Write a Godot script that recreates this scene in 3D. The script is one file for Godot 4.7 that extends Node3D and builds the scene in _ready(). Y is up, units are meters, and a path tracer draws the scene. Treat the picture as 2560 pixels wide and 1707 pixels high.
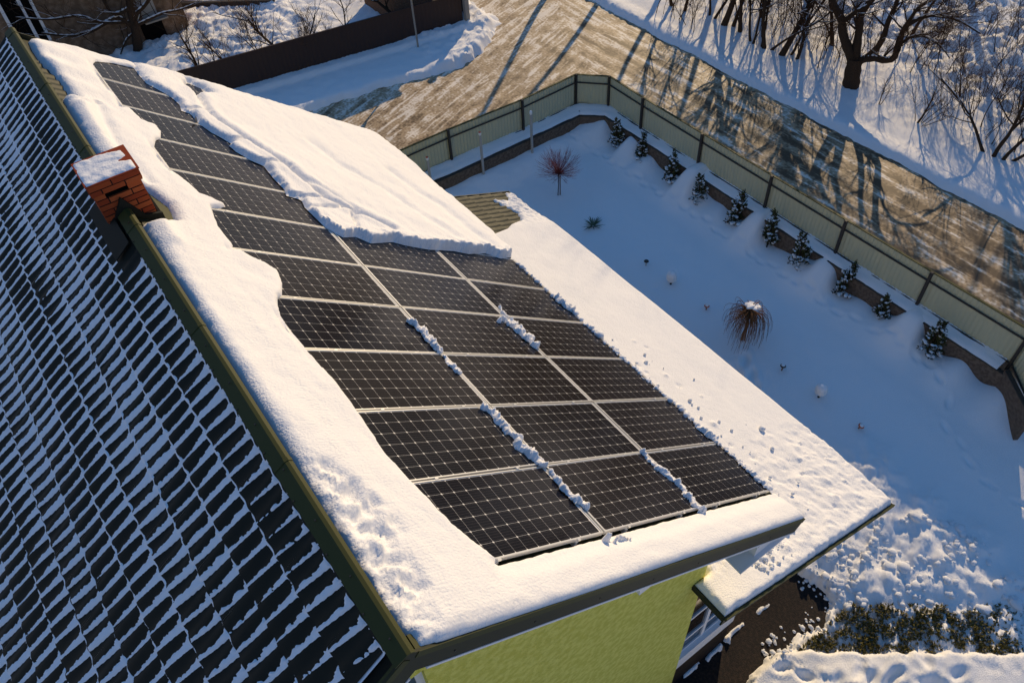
extends Node3D

# ---------------------------------------------------------------- frame of the place
# x runs along the ridge of the house away from the camera, z points down the sunny roof slope to the yard
const T := 0.6561755
const EV := Vector3(0, -0.610093, 0.792330)     # down the sunny slope
const EN := Vector3(0, 0.792330, 0.610093)      # its normal
const WV := Vector3(0, -0.610093, -0.792330)    # down the shaded slope
const WN := Vector3(0, 0.792330, -0.610093)
const APEX := Vector3(0, 0.572, -0.76)
const PA := Vector3(0, -5.0, 3.46)              # top edge of the veranda roof
const PV := Vector3(0, -0.364174, 0.931331)
const PN := Vector3(0, 0.931331, 0.364174)
const PU := 1.012
const PW := 1.99
const ROAD := -8.6
const YARD := -10.0

var M := {}
var taken := {}
var lo := FastNoiseLite.new()
var fb := FastNoiseLite.new()
var cell := FastNoiseLite.new()
var rng := RandomNumberGenerator.new()


# ---------------------------------------------------------------- nodes
func numbered(n: String) -> String:
	taken[n] = taken.get(n, 0) + 1
	return n if taken[n] == 1 else "%s_%03d" % [n, taken[n] - 1]

func tag(o: Node3D, label: String, category: String, group := "", kind := "") -> Node3D:
	o.set_meta("label", label)
	o.set_meta("category", category)
	if group: o.set_meta("group", group)
	if kind: o.set_meta("kind", kind)
	return o

func thing(called: String, label: String, category: String, at := Vector3.ZERO, group := "", turn := 0.0) -> Node3D:
	var o := Node3D.new()
	o.name = numbered(called)
	add_child(o)
	o.position = at
	o.rotation.y = turn
	return tag(o, label, category, group)

func part(called: String, mesh: Mesh, mat: Material, parent: Node3D, xf := Transform3D.IDENTITY) -> MeshInstance3D:
	var o := MeshInstance3D.new()
	o.mesh = mesh
	o.material_override = mat
	o.transform = xf
	o.name = called
	parent.add_child(o, true)
	return o

func top(called: String, mesh: Mesh, mat: Material) -> MeshInstance3D:
	var o := MeshInstance3D.new()
	o.mesh = mesh
	o.material_override = mat
	o.name = numbered(called)
	add_child(o)
	return o

func struct(called: String, mesh: Mesh, mat: Material) -> MeshInstance3D:
	var o := top(called, mesh, mat)
	o.set_meta("kind", "structure")
	return o

func copy(root: Node3D, base_name: String, at: Vector3, label: String, turn := 0.0, size := 1.0) -> Node3D:
	var r: Node3D = root.duplicate()
	r.name = numbered(base_name)
	add_child(r)
	r.position = at
	r.rotation.y = turn
	r.scale = Vector3.ONE * size
	r.set_meta("label", label)
	return r


# ---------------------------------------------------------------- mesh helpers
class Buf:
	var v := PackedVector3Array()
	var n := PackedVector3Array()
	var uv := PackedVector2Array()
	var ix := PackedInt32Array()

	func tri(a: Vector3, b: Vector3, c: Vector3, nn: Vector3) -> void:
		var k := v.size()
		if (b - a).cross(c - a).dot(nn) > 0.0:
			v.append_array([a, c, b])
		else:
			v.append_array([a, b, c])
		n.append_array([nn, nn, nn])
		uv.append_array([Vector2.ZERO, Vector2.ZERO, Vector2.ZERO])
		ix.append_array([k, k + 1, k + 2])

	func quad(a: Vector3, b: Vector3, c: Vector3, d: Vector3, nn: Vector3) -> void:
		var k := v.size()
		v.append_array([a, b, c, d])
		n.append_array([nn, nn, nn, nn])
		uv.append_array([Vector2(0, 0), Vector2(1, 0), Vector2(1, 1), Vector2(0, 1)])
		if (b - a).cross(c - a).dot(nn) > 0.0:
			ix.append_array([k, k + 2, k + 1, k, k + 3, k + 2])
		else:
			ix.append_array([k, k + 1, k + 2, k, k + 2, k + 3])

	# a box with its own axes: centre, half-extent vectors
	func box(c: Vector3, x: Vector3, y: Vector3, z: Vector3) -> void:
		for s in [1.0, -1.0]:
			quad(c + x * s - y - z, c + x * s + y - z, c + x * s + y + z, c + x * s - y + z, (x * s).normalized())
			quad(c + y * s - x - z, c + y * s + x - z, c + y * s + x + z, c + y * s - x + z, (y * s).normalized())
			quad(c + z * s - x - y, c + z * s + x - y, c + z * s + x + y, c + z * s - x + y, (z * s).normalized())

	func cube(a: Vector3, b: Vector3) -> void:
		var h := (b - a).abs() * 0.5
		box((a + b) * 0.5, Vector3(h.x, 0, 0), Vector3(0, h.y, 0), Vector3(0, 0, h.z))

	# a convex or simple polygon in the plane (o, x, y), pushed out along z by depth
	func prism(o: Vector3, x: Vector3, y: Vector3, z: Vector3, poly: PackedVector2Array) -> void:
		var t := Geometry2D.triangulate_polygon(poly)
		for k in range(0, t.size(), 3):
			var p := []
			for m in 3:
				p.append(o + x * poly[t[k + m]].x + y * poly[t[k + m]].y)
			tri(p[0], p[1], p[2], -z.normalized())
			tri(p[0] + z, p[1] + z, p[2] + z, z.normalized())
		var area := 0.0
		for k in poly.size():
			area += poly[k].cross(poly[(k + 1) % poly.size()])
		for k in poly.size():
			var a := poly[k]
			var b := poly[(k + 1) % poly.size()]
			var d := (b - a).normalized() * signf(area)
			var pa := o + x * a.x + y * a.y
			var pb := o + x * b.x + y * b.y
			quad(pa, pb, pb + z, pa + z, (x * d.y - y * d.x).normalized())

	# a tapered tube through points
	func tube(p: PackedVector3Array, r: PackedFloat32Array, sides := 6) -> void:
		var k := v.size()
		var side := Vector3.ZERO
		for i in p.size():
			var d := (p[mini(i + 1, p.size() - 1)] - p[maxi(i - 1, 0)]).normalized()
			if side == Vector3.ZERO:
				side = d.cross(Vector3.UP if absf(d.y) < 0.9 else Vector3.RIGHT).normalized()
			side = (side - d * side.dot(d)).normalized()
			var other := d.cross(side)
			for s in sides:
				var a := TAU * s / sides
				var q := side * cos(a) + other * sin(a)
				v.append(p[i] + q * r[i])
				n.append(q)
				uv.append(Vector2(float(s) / sides, i))
		for i in p.size() - 1:
			for s in sides:
				var a := k + i * sides + s
				var b := k + i * sides + (s + 1) % sides
				ix.append_array([a, a + sides, b, b, a + sides, b + sides])

	# a lumpy ball
	func ball(c: Vector3, r: Vector3, rings := 5, sides := 8, rough := 0.0, g: RandomNumberGenerator = null) -> void:
		var k := v.size()
		for i in rings + 1:
			for s in sides:
				var a := TAU * s / sides
				var e := PI * i / rings
				var q := Vector3(sin(e) * cos(a), cos(e), sin(e) * sin(a))
				var w := 1.0 + (g.randf_range(-rough, rough) if g and i > 0 and i < rings else 0.0)
				v.append(c + q * r * w)
				n.append((q / r).normalized())
				uv.append(Vector2.ZERO)
		for i in rings:
			for s in sides:
				var a := k + i * sides + s
				var b := k + i * sides + (s + 1) % sides
				ix.append_array([a, a + sides, b, b, a + sides, b + sides])

	func mesh() -> ArrayMesh:
		var arr := []
		arr.resize(Mesh.ARRAY_MAX)
		arr[Mesh.ARRAY_VERTEX] = v
		arr[Mesh.ARRAY_NORMAL] = n
		arr[Mesh.ARRAY_TEX_UV] = uv
		arr[Mesh.ARRAY_INDEX] = ix
		var m := ArrayMesh.new()
		if v.size(): m.add_surface_from_arrays(Mesh.PRIMITIVE_TRIANGLES, arr)
		return m


func cube_mesh(a: Vector3, b: Vector3) -> ArrayMesh:
	var q := Buf.new()
	q.cube(a, b)
	return q.mesh()

# a sheet over a grid of points; keep = which points there are; up = the side that faces out
func grid_mesh(p: PackedVector3Array, nx: int, ny: int, keep: PackedByteArray, up: Vector3, uvs := PackedVector2Array()) -> ArrayMesh:
	var n := PackedVector3Array()
	n.resize(p.size())
	for j in ny:
		for i in nx:
			var k := j * nx + i
			if not keep[k]: continue
			var a := k + 1 if i + 1 < nx and keep[k + 1] else k
			var b := k - 1 if i > 0 and keep[k - 1] else k
			var c := k + nx if j + 1 < ny and keep[k + nx] else k
			var d := k - nx if j > 0 and keep[k - nx] else k
			var m := (p[a] - p[b]).cross(p[c] - p[d])
			n[k] = up if m.length_squared() < 1e-14 else m.normalized() * (1.0 if m.dot(up) > 0 else -1.0)
	var at := PackedInt32Array()
	at.resize(p.size())
	var vv := PackedVector3Array()
	var nn := PackedVector3Array()
	var uu := PackedVector2Array()
	for k in p.size():
		if keep[k]:
			at[k] = vv.size()
			vv.append(p[k])
			nn.append(n[k])
			uu.append(uvs[k] if uvs.size() else Vector2.ZERO)
	var ix := PackedInt32Array()
	var lean := 0.0
	for j in range(0, ny - 1):
		for i in range(0, nx - 1):
			var k := j * nx + i
			if keep[k] and keep[k + 1] and keep[k + nx]:
				lean += signf((p[k + 1] - p[k]).cross(p[k + nx] - p[k]).dot(up))
	var flip := lean > 0.0
	for j in ny - 1:
		for i in nx - 1:
			var k := j * nx + i
			var q := [k, k + 1, k + nx + 1, k + nx]
			var has := []
			for m in q:
				if keep[m]: has.append(m)
			if has.size() < 3: continue
			for m in has.size() - 2:
				if flip: ix.append_array([at[has[0]], at[has[m + 2]], at[has[m + 1]]])
				else: ix.append_array([at[has[0]], at[has[m + 1]], at[has[m + 2]]])
	var arr := []
	arr.resize(Mesh.ARRAY_MAX)
	arr[Mesh.ARRAY_VERTEX] = vv
	arr[Mesh.ARRAY_NORMAL] = nn
	arr[Mesh.ARRAY_TEX_UV] = uu
	arr[Mesh.ARRAY_INDEX] = ix
	var mesh := ArrayMesh.new()
	mesh.add_surface_from_arrays(Mesh.PRIMITIVE_TRIANGLES, arr)
	return mesh

# signed distance to outlines on a grid, + inside, cut off at band
func sdf(polys: Array, u0: float, v0: float, h: float, nu: int, nv: int, band: float) -> PackedFloat32Array:
	var d := PackedFloat32Array()
	d.resize(nu * nv)
	d.fill(band)
	for poly in polys:
		for k in poly.size():
			var a: Vector2 = poly[k]
			var b: Vector2 = poly[(k + 1) % poly.size()]
			var ab := b - a
			var l := maxf(ab.length_squared(), 1e-9)
			var i0 := maxi(0, int((minf(a.x, b.x) - band - u0) / h))
			var i1 := mini(nu - 1, int((maxf(a.x, b.x) + band - u0) / h) + 1)
			var j0 := maxi(0, int((minf(a.y, b.y) - band - v0) / h))
			var j1 := mini(nv - 1, int((maxf(a.y, b.y) + band - v0) / h) + 1)
			for j in range(j0, j1 + 1):
				for i in range(i0, i1 + 1):
					var p := Vector2(u0 + i * h, v0 + j * h)
					var t := clampf((p - a).dot(ab) / l, 0, 1)
					var e := p.distance_to(a + ab * t)
					if e < d[j * nu + i]: d[j * nu + i] = e
	for j in nv:
		for i in nu:
			var p := Vector2(u0 + i * h, v0 + j * h)
			var odd := false
			for poly in polys:
				if Geometry2D.is_point_in_polygon(p, poly): odd = not odd
			if not odd: d[j * nu + i] *= -1.0
	return d

# points of a snow patch: pulls the outer ring of points onto the outline; z0 = height of what lies below, z1 = height of the snow
func patch(u0: float, v0: float, h: float, nu: int, nv: int, d: PackedFloat32Array, z0: PackedFloat32Array, z1: PackedFloat32Array, o: Vector3, ex: Vector3, ez: Vector3, ey: Vector3) -> ArrayMesh:
	var p := PackedVector3Array()
	p.resize(nu * nv)
	var keep := PackedByteArray()
	keep.resize(nu * nv)
	for j in nv:
		for i in nu:
			var k := j * nu + i
			var u := u0 + i * h
			var w := v0 + j * h
			if d[k] > 0.0:
				keep[k] = 1
				p[k] = o + ex * u + ez * w + ey * z1[k]
				continue
			if d[k] < -1.6 * h: continue
			var near := false
			for a in [-1, 0, 1]:
				for b in [-1, 0, 1]:
					var ii: int = i + a
					var jj: int = j + b
					if ii >= 0 and jj >= 0 and ii < nu and jj < nv and d[jj * nu + ii] > 0.0: near = true
			if not near: continue
			var g := Vector2(d[j * nu + mini(i + 1, nu - 1)] - d[j * nu + maxi(i - 1, 0)], d[mini(j + 1, nv - 1) * nu + i] - d[maxi(j - 1, 0) * nu + i])
			if g.length() > 1e-6: g = g.normalized()
			keep[k] = 1
			p[k] = o + ex * (u - d[k] * g.x) + ez * (w - d[k] * g.y) + ey * z0[k]
	return grid_mesh(p, nu, nv, keep, ey)

func dome(d: float, r: float) -> float:
	var q := 1.0 - clampf(d / r, 0, 1)
	return sqrt(maxf(0.0, 1.0 - q * q))

func ss(a: float, b: float, x: float) -> float:
	return smoothstep(a, b, x)

func seg_dist(p: Vector2, a: Vector2, b: Vector2) -> float:
	var ab := b - a
	return p.distance_to(a + ab * clampf((p - a).dot(ab) / maxf(ab.length_squared(), 1e-9), 0, 1))

func line_dist(p: Vector2, q: PackedVector2Array) -> float:
	var m := 1e9
	for k in q.size() - 1:
		m = minf(m, seg_dist(p, q[k], q[k + 1]))
	return m


# ---------------------------------------------------------------- materials
func mat(c: Color, rough: float, spec := 0.5, metal := 0.0) -> StandardMaterial3D:
	var m := StandardMaterial3D.new()
	m.albedo_color = c
	m.roughness = rough
	m.metallic_specular = spec
	m.metallic = metal
	return m

func grain(m: StandardMaterial3D, freq: float, strength: float, scale: float, bump := 4.0, type := FastNoiseLite.TYPE_SIMPLEX_SMOOTH, octaves := 4) -> StandardMaterial3D:
	var n := FastNoiseLite.new()
	n.seed = int(freq * 1000) + 7
	n.noise_type = type
	n.frequency = freq
	n.fractal_octaves = octaves
	var t := NoiseTexture2D.new()
	t.width = 512
	t.height = 512
	t.seamless = true
	t.as_normal_map = true
	t.bump_strength = bump
	t.noise = n
	m.normal_enabled = true
	m.normal_texture = t
	m.normal_scale = strength
	m.uv1_triplanar = true
	m.uv1_world_triplanar = true
	m.uv1_scale = Vector3.ONE * scale
	return m

func tint(m: StandardMaterial3D, freq: float, a: Color, b: Color, scale: float, octaves := 4) -> StandardMaterial3D:
	var n := FastNoiseLite.new()
	n.seed = int(freq * 1000) + 31
	n.frequency = freq
	n.fractal_octaves = octaves
	var t := NoiseTexture2D.new()
	t.width = 512
	t.height = 512
	t.seamless = true
	t.noise = n
	var g := Gradient.new()
	g.set_color(0, a)
	g.set_color(1, b)
	g.set_offset(0, 0.25)
	g.set_offset(1, 0.75)
	t.color_ramp = g
	m.albedo_color = Color.WHITE
	m.albedo_texture = t
	m.uv1_triplanar = true
	m.uv1_world_triplanar = true
	m.uv1_scale = Vector3.ONE * scale
	return m

func srgb(r: float, g: float, b: float) -> Color:
	return Color(r / 255.0, g / 255.0, b / 255.0)

func materials() -> void:
	M.snow = grain(mat(srgb(245, 243, 240), 0.75, 0.3), 0.07, 0.5, 0.8, 6.0)
	M.snow_rough = grain(mat(srgb(244, 242, 239), 0.8, 0.25), 0.06, 0.55, 0.8, 7.0)
	M.snow_thin = grain(mat(srgb(238, 238, 238), 0.8, 0.25), 0.03, 0.6, 2.0, 7.0)
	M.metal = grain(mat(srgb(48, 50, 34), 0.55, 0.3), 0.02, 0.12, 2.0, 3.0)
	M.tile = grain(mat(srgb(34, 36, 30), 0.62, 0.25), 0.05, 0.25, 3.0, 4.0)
	M.grey_tile = grain(mat(srgb(82, 80, 64), 0.6, 0.3), 0.05, 0.3, 3.0)
	M.trim = grain(mat(srgb(64, 66, 32), 0.55, 0.3), 0.02, 0.1, 2.0, 3.0)
	M.wall = grain(tint(mat(srgb(160, 168, 84), 0.9, 0.25), 0.012, srgb(206, 202, 90), srgb(226, 222, 116), 0.5, 6), 0.06, 0.9, 1.1, 8.0)
	M.white = mat(srgb(225, 226, 228), 0.45)
	M.groove = mat(srgb(120, 122, 124), 0.7)
	M.alu = mat(srgb(232, 230, 224), 0.3, 0.6, 0.55)
	M.sheet = mat(srgb(226, 222, 214), 0.35)
	M.pane = mat(srgb(22, 26, 30), 0.05, 0.6)
	M.dark = mat(srgb(14, 13, 12), 0.9, 0.2)
	M.brick = [grain(mat(srgb(160, 74, 38), 0.85, 0.3), 0.04, 0.8, 3.0), grain(mat(srgb(146, 62, 32), 0.85, 0.3), 0.04, 0.8, 3.0), grain(mat(srgb(172, 86, 46), 0.85, 0.3), 0.04, 0.8, 3.0)]
	M.mortar = grain(mat(srgb(46, 40, 38), 0.95, 0.2), 0.05, 0.6, 3.0)
	M.fence = mat(srgb(196, 192, 158), 0.5, 0.4)
	M.rail = mat(srgb(62, 56, 50), 0.6, 0.4)
	M.kerb = grain(tint(mat(Color.WHITE, 0.95, 0.2), 0.02, srgb(98, 84, 72), srgb(122, 106, 92), 0.8), 0.05, 0.8, 0.8)
	M.black_fence = mat(srgb(58, 42, 36), 0.55, 0.4)
	M.bark = grain(tint(mat(Color.WHITE, 0.95, 0.2), 0.03, srgb(52, 42, 34), srgb(84, 68, 54), 1.5), 0.04, 1.2, 2.0, 8.0)
	M.twig = mat(srgb(88, 64, 46), 0.9, 0.2)
	M.brown_twig = mat(srgb(124, 88, 58), 0.85, 0.2)
	M.red_twig = mat(srgb(136, 74, 66), 0.8, 0.3)
	M.thuja = mat(srgb(78, 80, 46), 0.8, 0.2)
	M.thuja_brown = mat(srgb(70, 56, 36), 0.85, 0.2)
	M.cover = mat(srgb(104, 96, 54), 0.85, 0.2)
	M.yucca = mat(srgb(84, 100, 76), 0.6, 0.4)
	M.paving = grain(tint(mat(Color.WHITE, 0.75, 0.4), 0.02, srgb(20, 14, 11), srgb(46, 33, 26), 0.9, 5), 0.05, 0.7, 1.2)
	M.post = mat(srgb(176, 172, 164), 0.6)
	M.plaster = grain(tint(mat(Color.WHITE, 0.95, 0.2), 0.01, srgb(112, 92, 74), srgb(138, 116, 96), 0.15, 5), 0.04, 0.8, 0.6)
	M.stone = grain(mat(srgb(150, 146, 138), 0.9, 0.2), 0.05, 0.6, 1.0)
	M.globe = mat(srgb(236, 234, 230), 0.3, 0.5)
	M.black = mat(srgb(24, 24, 26), 0.5)
	M.red = mat(srgb(176, 30, 34), 0.4)
	M.orange = mat(srgb(196, 104, 74), 0.6)
	M.plank = grain(tint(mat(Color.WHITE, 0.9, 0.2), 0.03, srgb(112, 84, 64), srgb(140, 108, 84), 0.6), 0.05, 0.8, 1.0)
	# a solar cell: near-black silicon with five thin collector lines
	var im := Image.create(96, 96, false, Image.FORMAT_RGB8)
	im.fill(srgb(17, 14, 15))
	for k in 5:
		im.fill_rect(Rect2i(0, 9 + k * 19, 96, 1), srgb(112, 104, 96))
	M.cell = mat(Color.WHITE, 0.14, 0.36)
	M.cell.albedo_texture = ImageTexture.create_from_image(im)
	M.cells = [M.cell]
	for k in 2:
		var cv: StandardMaterial3D = M.cell.duplicate()
		cv.roughness = 0.11 + 0.07 * k
		cv.albedo_color = [Color(0.86, 0.84, 0.9), Color(1.0, 0.93, 0.86)][k]
		M.cells.append(cv)
	# the road: packed snow over brown grit, worn into tracks along the road
	var nx := 1800
	var ny := 1000
	var rd := Image.create(nx, ny, false, Image.FORMAT_RGB8)
	var c0 := srgb(92, 74, 54)
	var c1 := srgb(170, 146, 114)
	var c2 := srgb(232, 220, 202)
	for j in ny:
		for i in nx:
			var x := -12.0 + 60.0 * i / nx
			var z := -12.0 + 33.0 * j / ny
			var along := x
			var across := z
			if x > 15.5 and z < 15.0 + (x - 15.5) * 0.5:
				along = z * 0.9 + x * 0.35
				across = x * 0.9 - z * 0.35
			var q := 0.5 + 0.45 * fb.get_noise_2d(along * 0.35, across * 2.6 + 40.0) + 0.35 * fb.get_noise_2d(x * 1.3 + 70, z * 1.3) + 0.16 * lo.get_noise_2d(x * 6.0, z * 9.0) + 0.3 * fb.get_noise_2d(x * 9.0, z * 9.0) - 0.14 * ss(15.0, 7.0, x)
			q += 0.16 * ss(15.0, 22.0, x)
			if x < 20.0 and z > 15.0:
				var zz := z + 0.25 * lo.get_noise_2d(x * 0.15, 7)
				for tz in [15.8, 17.2, 17.95]:
					q += -0.3 * exp(-pow((zz - tz) / 0.16, 2.0)) + 0.2 * exp(-pow((zz - tz - 0.42) / 0.12, 2.0))
			q += 0.45 * ss(0.2, 0.45, fb.get_noise_2d(along * 0.5 + 9, across * 5.0)) - 0.5 * ss(0.4, 0.6, fb.get_noise_2d(x * 7.0 + 31, z * 7.0))
			var c := c0.lerp(c1, ss(0.1, 0.55, q)).lerp(c2, ss(0.55, 0.95, q))
			rd.set_pixel(i, j, c)
	M.road = mat(Color.WHITE, 0.6, 0.4)
	M.road.albedo_texture = ImageTexture.create_from_image(rd)
	var g := FastNoiseLite.new()
	g.seed = 5
	g.frequency = 0.03
	var nt := NoiseTexture2D.new()
	nt.width = 512
	nt.height = 512
	nt.seamless = true
	nt.as_normal_map = true
	nt.bump_strength = 6
	nt.noise = g
	M.road.detail_enabled = false


# ---------------------------------------------------------------- start
func _ready() -> void:
	lo.seed = 3
	lo.noise_type = FastNoiseLite.TYPE_SIMPLEX_SMOOTH
	lo.frequency = 1.0
	lo.fractal_type = FastNoiseLite.FRACTAL_NONE
	fb.seed = 11
	fb.noise_type = FastNoiseLite.TYPE_SIMPLEX_SMOOTH
	fb.frequency = 1.0
	fb.fractal_octaves = 4
	cell.seed = 9
	cell.noise_type = FastNoiseLite.TYPE_CELLULAR
	cell.frequency = 1.0
	rng.seed = 20
	var cam := Camera3D.new()
	cam.name = "camera"
	cam.fov = 47.23
	cam.near = 0.1
	cam.far = 500.0
	cam.transform = Transform3D(Basis(Vector3(-0.58813583, -0.05008263, 0.80720999), Vector3(0.58485351, 0.66303189, 0.4672634), Vector3(-0.55860775, 0.74691394, -0.36066181)), Vector3(-2.7214343, 5.9767441, -1.119063))
	add_child(cam)
	cam.current = true
	var e := Environment.new()
	var sky := ProceduralSkyMaterial.new()
	sky.sky_top_color = srgb(72, 124, 186)
	sky.sky_horizon_color = srgb(190, 190, 194)
	sky.sky_curve = 0.18
	sky.ground_bottom_color = srgb(120, 130, 150)
	sky.ground_horizon_color = srgb(190, 190, 194)
	sky.sun_angle_max = 30.0
	sky.sky_energy_multiplier = 0.9
	e.background_mode = Environment.BG_SKY
	e.sky = Sky.new()
	e.sky.sky_material = sky
	e.tonemap_mode = Environment.TONE_MAPPER_LINEAR
	e.tonemap_exposure = 1.0
	e.sdfgi_enabled = true
	e.ssao_enabled = true
	e.ssil_enabled = true
	var we := WorldEnvironment.new()
	we.name = "environment"
	we.environment = e
	add_child(we)
	var sun := DirectionalLight3D.new()
	sun.name = "sun"
	var el := deg_to_rad(23.6)
	var to_sun := Vector3(0.59 * cos(el), sin(el), 0.807 * cos(el)).normalized()
	sun.basis = Basis.looking_at(-to_sun, Vector3.UP)
	sun.light_energy = 1.24
	sun.light_color = Color(1.0, 0.89, 0.715)
	sun.light_angular_distance = 0.5
	sun.shadow_enabled = true
	add_child(sun)
	materials()
	terrain()
	house()
	veranda()
	chimney()
	panels()
	roof_snow()
	slope_snow()
	veranda_snow()
	fences()
	yard_things()
	trees()
	background()


# ---------------------------------------------------------------- the ground
const TRACK := [[15.47, 13.03], [13.78, 13.46], [12.24, 13.50], [10.79, 13.54], [9.44, 13.59], [8.08, 13.63], [6.83, 13.63], [5.58, 13.63], [4.23, 13.63], [3.17, 13.72], [2.01, 13.81], [1.25, 13.72], [0.68, 13.37], [0.30, 12.76], [-0.46, 12.42], [-1.14, 12.25], [-1.82, 12.33], [-2.99, 12.59]]

func yard_y(x: float, z: float) -> float:  # the yard climbs a little towards its two far walls
	var t := maxf(clampf((z - 9.2) / 4.8, 0, 1), clampf((x - 9.8) / 4.8, 0, 1))
	return YARD + 0.62 * (t * t * (3.0 - 2.0 * t) * 0.5 + t * 0.5)

func bed_g(x: float, z: float) -> float:  # across the low evergreen band at the lower right; 0 at its near edge
	return (x + 1.09) * 0.79 + (z - 6.28) * 0.614

func paved() -> PackedVector2Array:
	return PackedVector2Array([Vector2(5, 3.0), Vector2(-1.5, 2.0), Vector2(-0.72, 4.2), Vector2(-0.76, 5.0), Vector2(-0.78, 5.6), Vector2(-0.72, 6.2), Vector2(-0.86, 6.6), Vector2(-0.84, 7.05), Vector2(-0.72, 7.5), Vector2(-0.4, 7.66), Vector2(0.05, 7.45), Vector2(0.6, 7.6), Vector2(5, 7.6)])

func terrain() -> void:
	var far := Buf.new()
	far.quad(Vector3(-200, -10.7, -200), Vector3(240, -10.7, -200), Vector3(240, -10.7, 240), Vector3(-200, -10.7, 240), Vector3.UP)
	struct("ground", far.mesh(), M.snow_rough)
	# the yard
	var h := 0.055
	var x0 := -5.0
	var z0 := 3.2
	var nx := 378
	var nz := 216
	var p := PackedVector3Array()
	p.resize(nx * nz)
	var keep := PackedByteArray()
	keep.resize(nx * nz)
	var pav := sdf([paved()], x0, z0, h, nx, nz, 0.5)
	for j in nz:
		for i in nx:
			var k := j * nx + i
			var x := x0 + i * h
			var z := z0 + j * h
			if x > 0.6 and z < 5.0: continue
			if x > 15.02 or (x - 14.23) + (z - 13.6) > 1.05: continue
			keep[k] = 1
			var y := yard_y(x, z) + 0.05 * fb.get_noise_2d(x * 0.25, z * 0.25) + 0.006 * fb.get_noise_2d(x * 2, z * 2)
			var up := ss(13.0, 14.35, z) * ss(-2.0, 0.0, x)
			y += 0.3 * up * (1.0 + 0.8 * lo.get_noise_2d(x * 0.8, 4))
			for xr in [12.92, 10.31, 7.69, 5.18, 2.57]:
				var q: float = (x - xr) / 0.36
				if absf(q) < 2.5: y += 0.42 * exp(-q * q * q * q) * ss(13.3, 14.35, z)
			y += 0.34 * ss(13.9, 15.0, x) + 0.06 * ss(13.0, 14.8, x) * fb.get_noise_2d(x, z * 0.7)
			if x < 2.5 and z < 11.8:
				var g := bed_g(x, z)
				var pile := ss(0.9, 1.5, g) * ss(2.2, 0.3, x) * ss(11.6, 10.6, z + 0.3 * lo.get_noise_2d(x, z)) * (1.0 - ss(-2.0, -5.0, x) * 0.3)
				var wx := x + 0.12 * fb.get_noise_2d(x * 3, z * 3 + 7)
				var wz := z + 0.12 * fb.get_noise_2d(x * 3 + 5, z * 3)
				var lump := ss(0.05, 0.75, -cell.get_noise_2d(wx * 2.6, wz * 2.6)) * maxf(0.0, 0.5 + 1.4 * fb.get_noise_2d(x * 1.6 + 4, z * 1.6))
				var lump2 := ss(0.0, 0.7, -cell.get_noise_2d(wx * 6.5 + 3, wz * 6.5)) * maxf(0.0, 0.4 + 1.6 * fb.get_noise_2d(x * 2.2 + 14, z * 2.2))
				y += pile * (0.12 + 0.09 * fb.get_noise_2d(x * 0.7, z * 0.7) + 0.06 * lump + 0.06 * lump2 + 0.012 * fb.get_noise_2d(x * 9, z * 9))
				var low := ss(0.06, -0.1, g + 0.08 * fb.get_noise_2d(x * 2.2, z * 2.2)) * ss(-0.55, -0.9, x)
				y += low * (0.2 + 0.05 * fb.get_noise_2d(x * 0.9, z * 0.9) + 0.07 * ss(0.1, 0.35, fb.get_noise_2d(x * 1.1 + 3, z * 1.1)) * fb.get_noise_2d(x * 3.6, z * 3.6))
				var band := ss(-0.05, 0.15, g) * ss(1.05, 0.75, g) * ss(-0.3, -1.1, x)
				y += band * (0.01 + 0.1 * fb.get_noise_2d(x * 2.4 + 30, z * 2.4) + 0.09 * fb.get_noise_2d(x * 7, z * 7))
			# bare paving shows where the snow sinks below it
			var dp := pav[k] + 0.16 * fb.get_noise_2d(x * 1.7 + 5, z * 1.7) + 0.07 * fb.get_noise_2d(x * 6, z * 6)
			if dp > -0.35:
				var edge := ss(-0.16, 0.06, dp)
				y = lerpf(y, YARD - 0.16, edge)
				if z < 7.3 and z > 3.9: y += 0.13 * exp(-pow((x - 0.02 + 0.05 * lo.get_noise_2d(z * 3, 1)) / 0.055, 2.0)) * ss(-0.1, 0.2, 0.25 + fb.get_noise_2d(z * 1.6, 8)) * ss(7.0, 6.2, z) * ss(3.9, 4.2, z)
				y += 0.12 * ss(0.42, 0.6, fb.get_noise_2d(x * 1.3 + 50, z * 1.3)) * edge
			p[k] = Vector3(x, y, z)
	# footprints
	rng.seed = 41
	for t in TRACK.size() - 1:
		var a := Vector2(TRACK[t][0], TRACK[t][1])
		var b := Vector2(TRACK[t + 1][0], TRACK[t + 1][1])
		var steps := int(a.distance_to(b) / 0.36)
		for s in steps:
			var c := a.lerp(b, (s + rng.randf_range(-0.15, 0.15)) / steps) + (b - a).orthogonal().normalized() * (0.05 if s % 2 else -0.05)
			stamp(p, keep, nx, nz, x0, z0, h, c, (b - a).normalized(), 0.16, 0.06, rng.randf_range(0.035, 0.075))
	for s in 15:
		var c := Vector2(rng.randf_range(-3.6, -0.9), 0)
		c.y = 6.28 - (c.x + 1.09) * 1.287 - rng.randf_range(0.25, 1.3)
		if c.y > 3.6: stamp(p, keep, nx, nz, x0, z0, h, c, Vector2.from_angle(rng.randf() * 3), 0.16, 0.09, rng.randf_range(0.06, 0.14))
	for c in [Vector2(4.69, 10.45), Vector2(4.45, 10.32), Vector2(4.33, 10.63), Vector2(4.00, 10.41), Vector2(4.76, 10.85)]:
		stamp(p, keep, nx, nz, x0, z0, h, c, Vector2(0.6, 0.8), 0.2, 0.1, 0.11)
	struct("yard_snow", grid_mesh(p, nx, nz, keep, Vector3.UP), M.snow)
	# clods of shovelled snow
	rng.seed = 131
	var cl := Buf.new()
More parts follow.
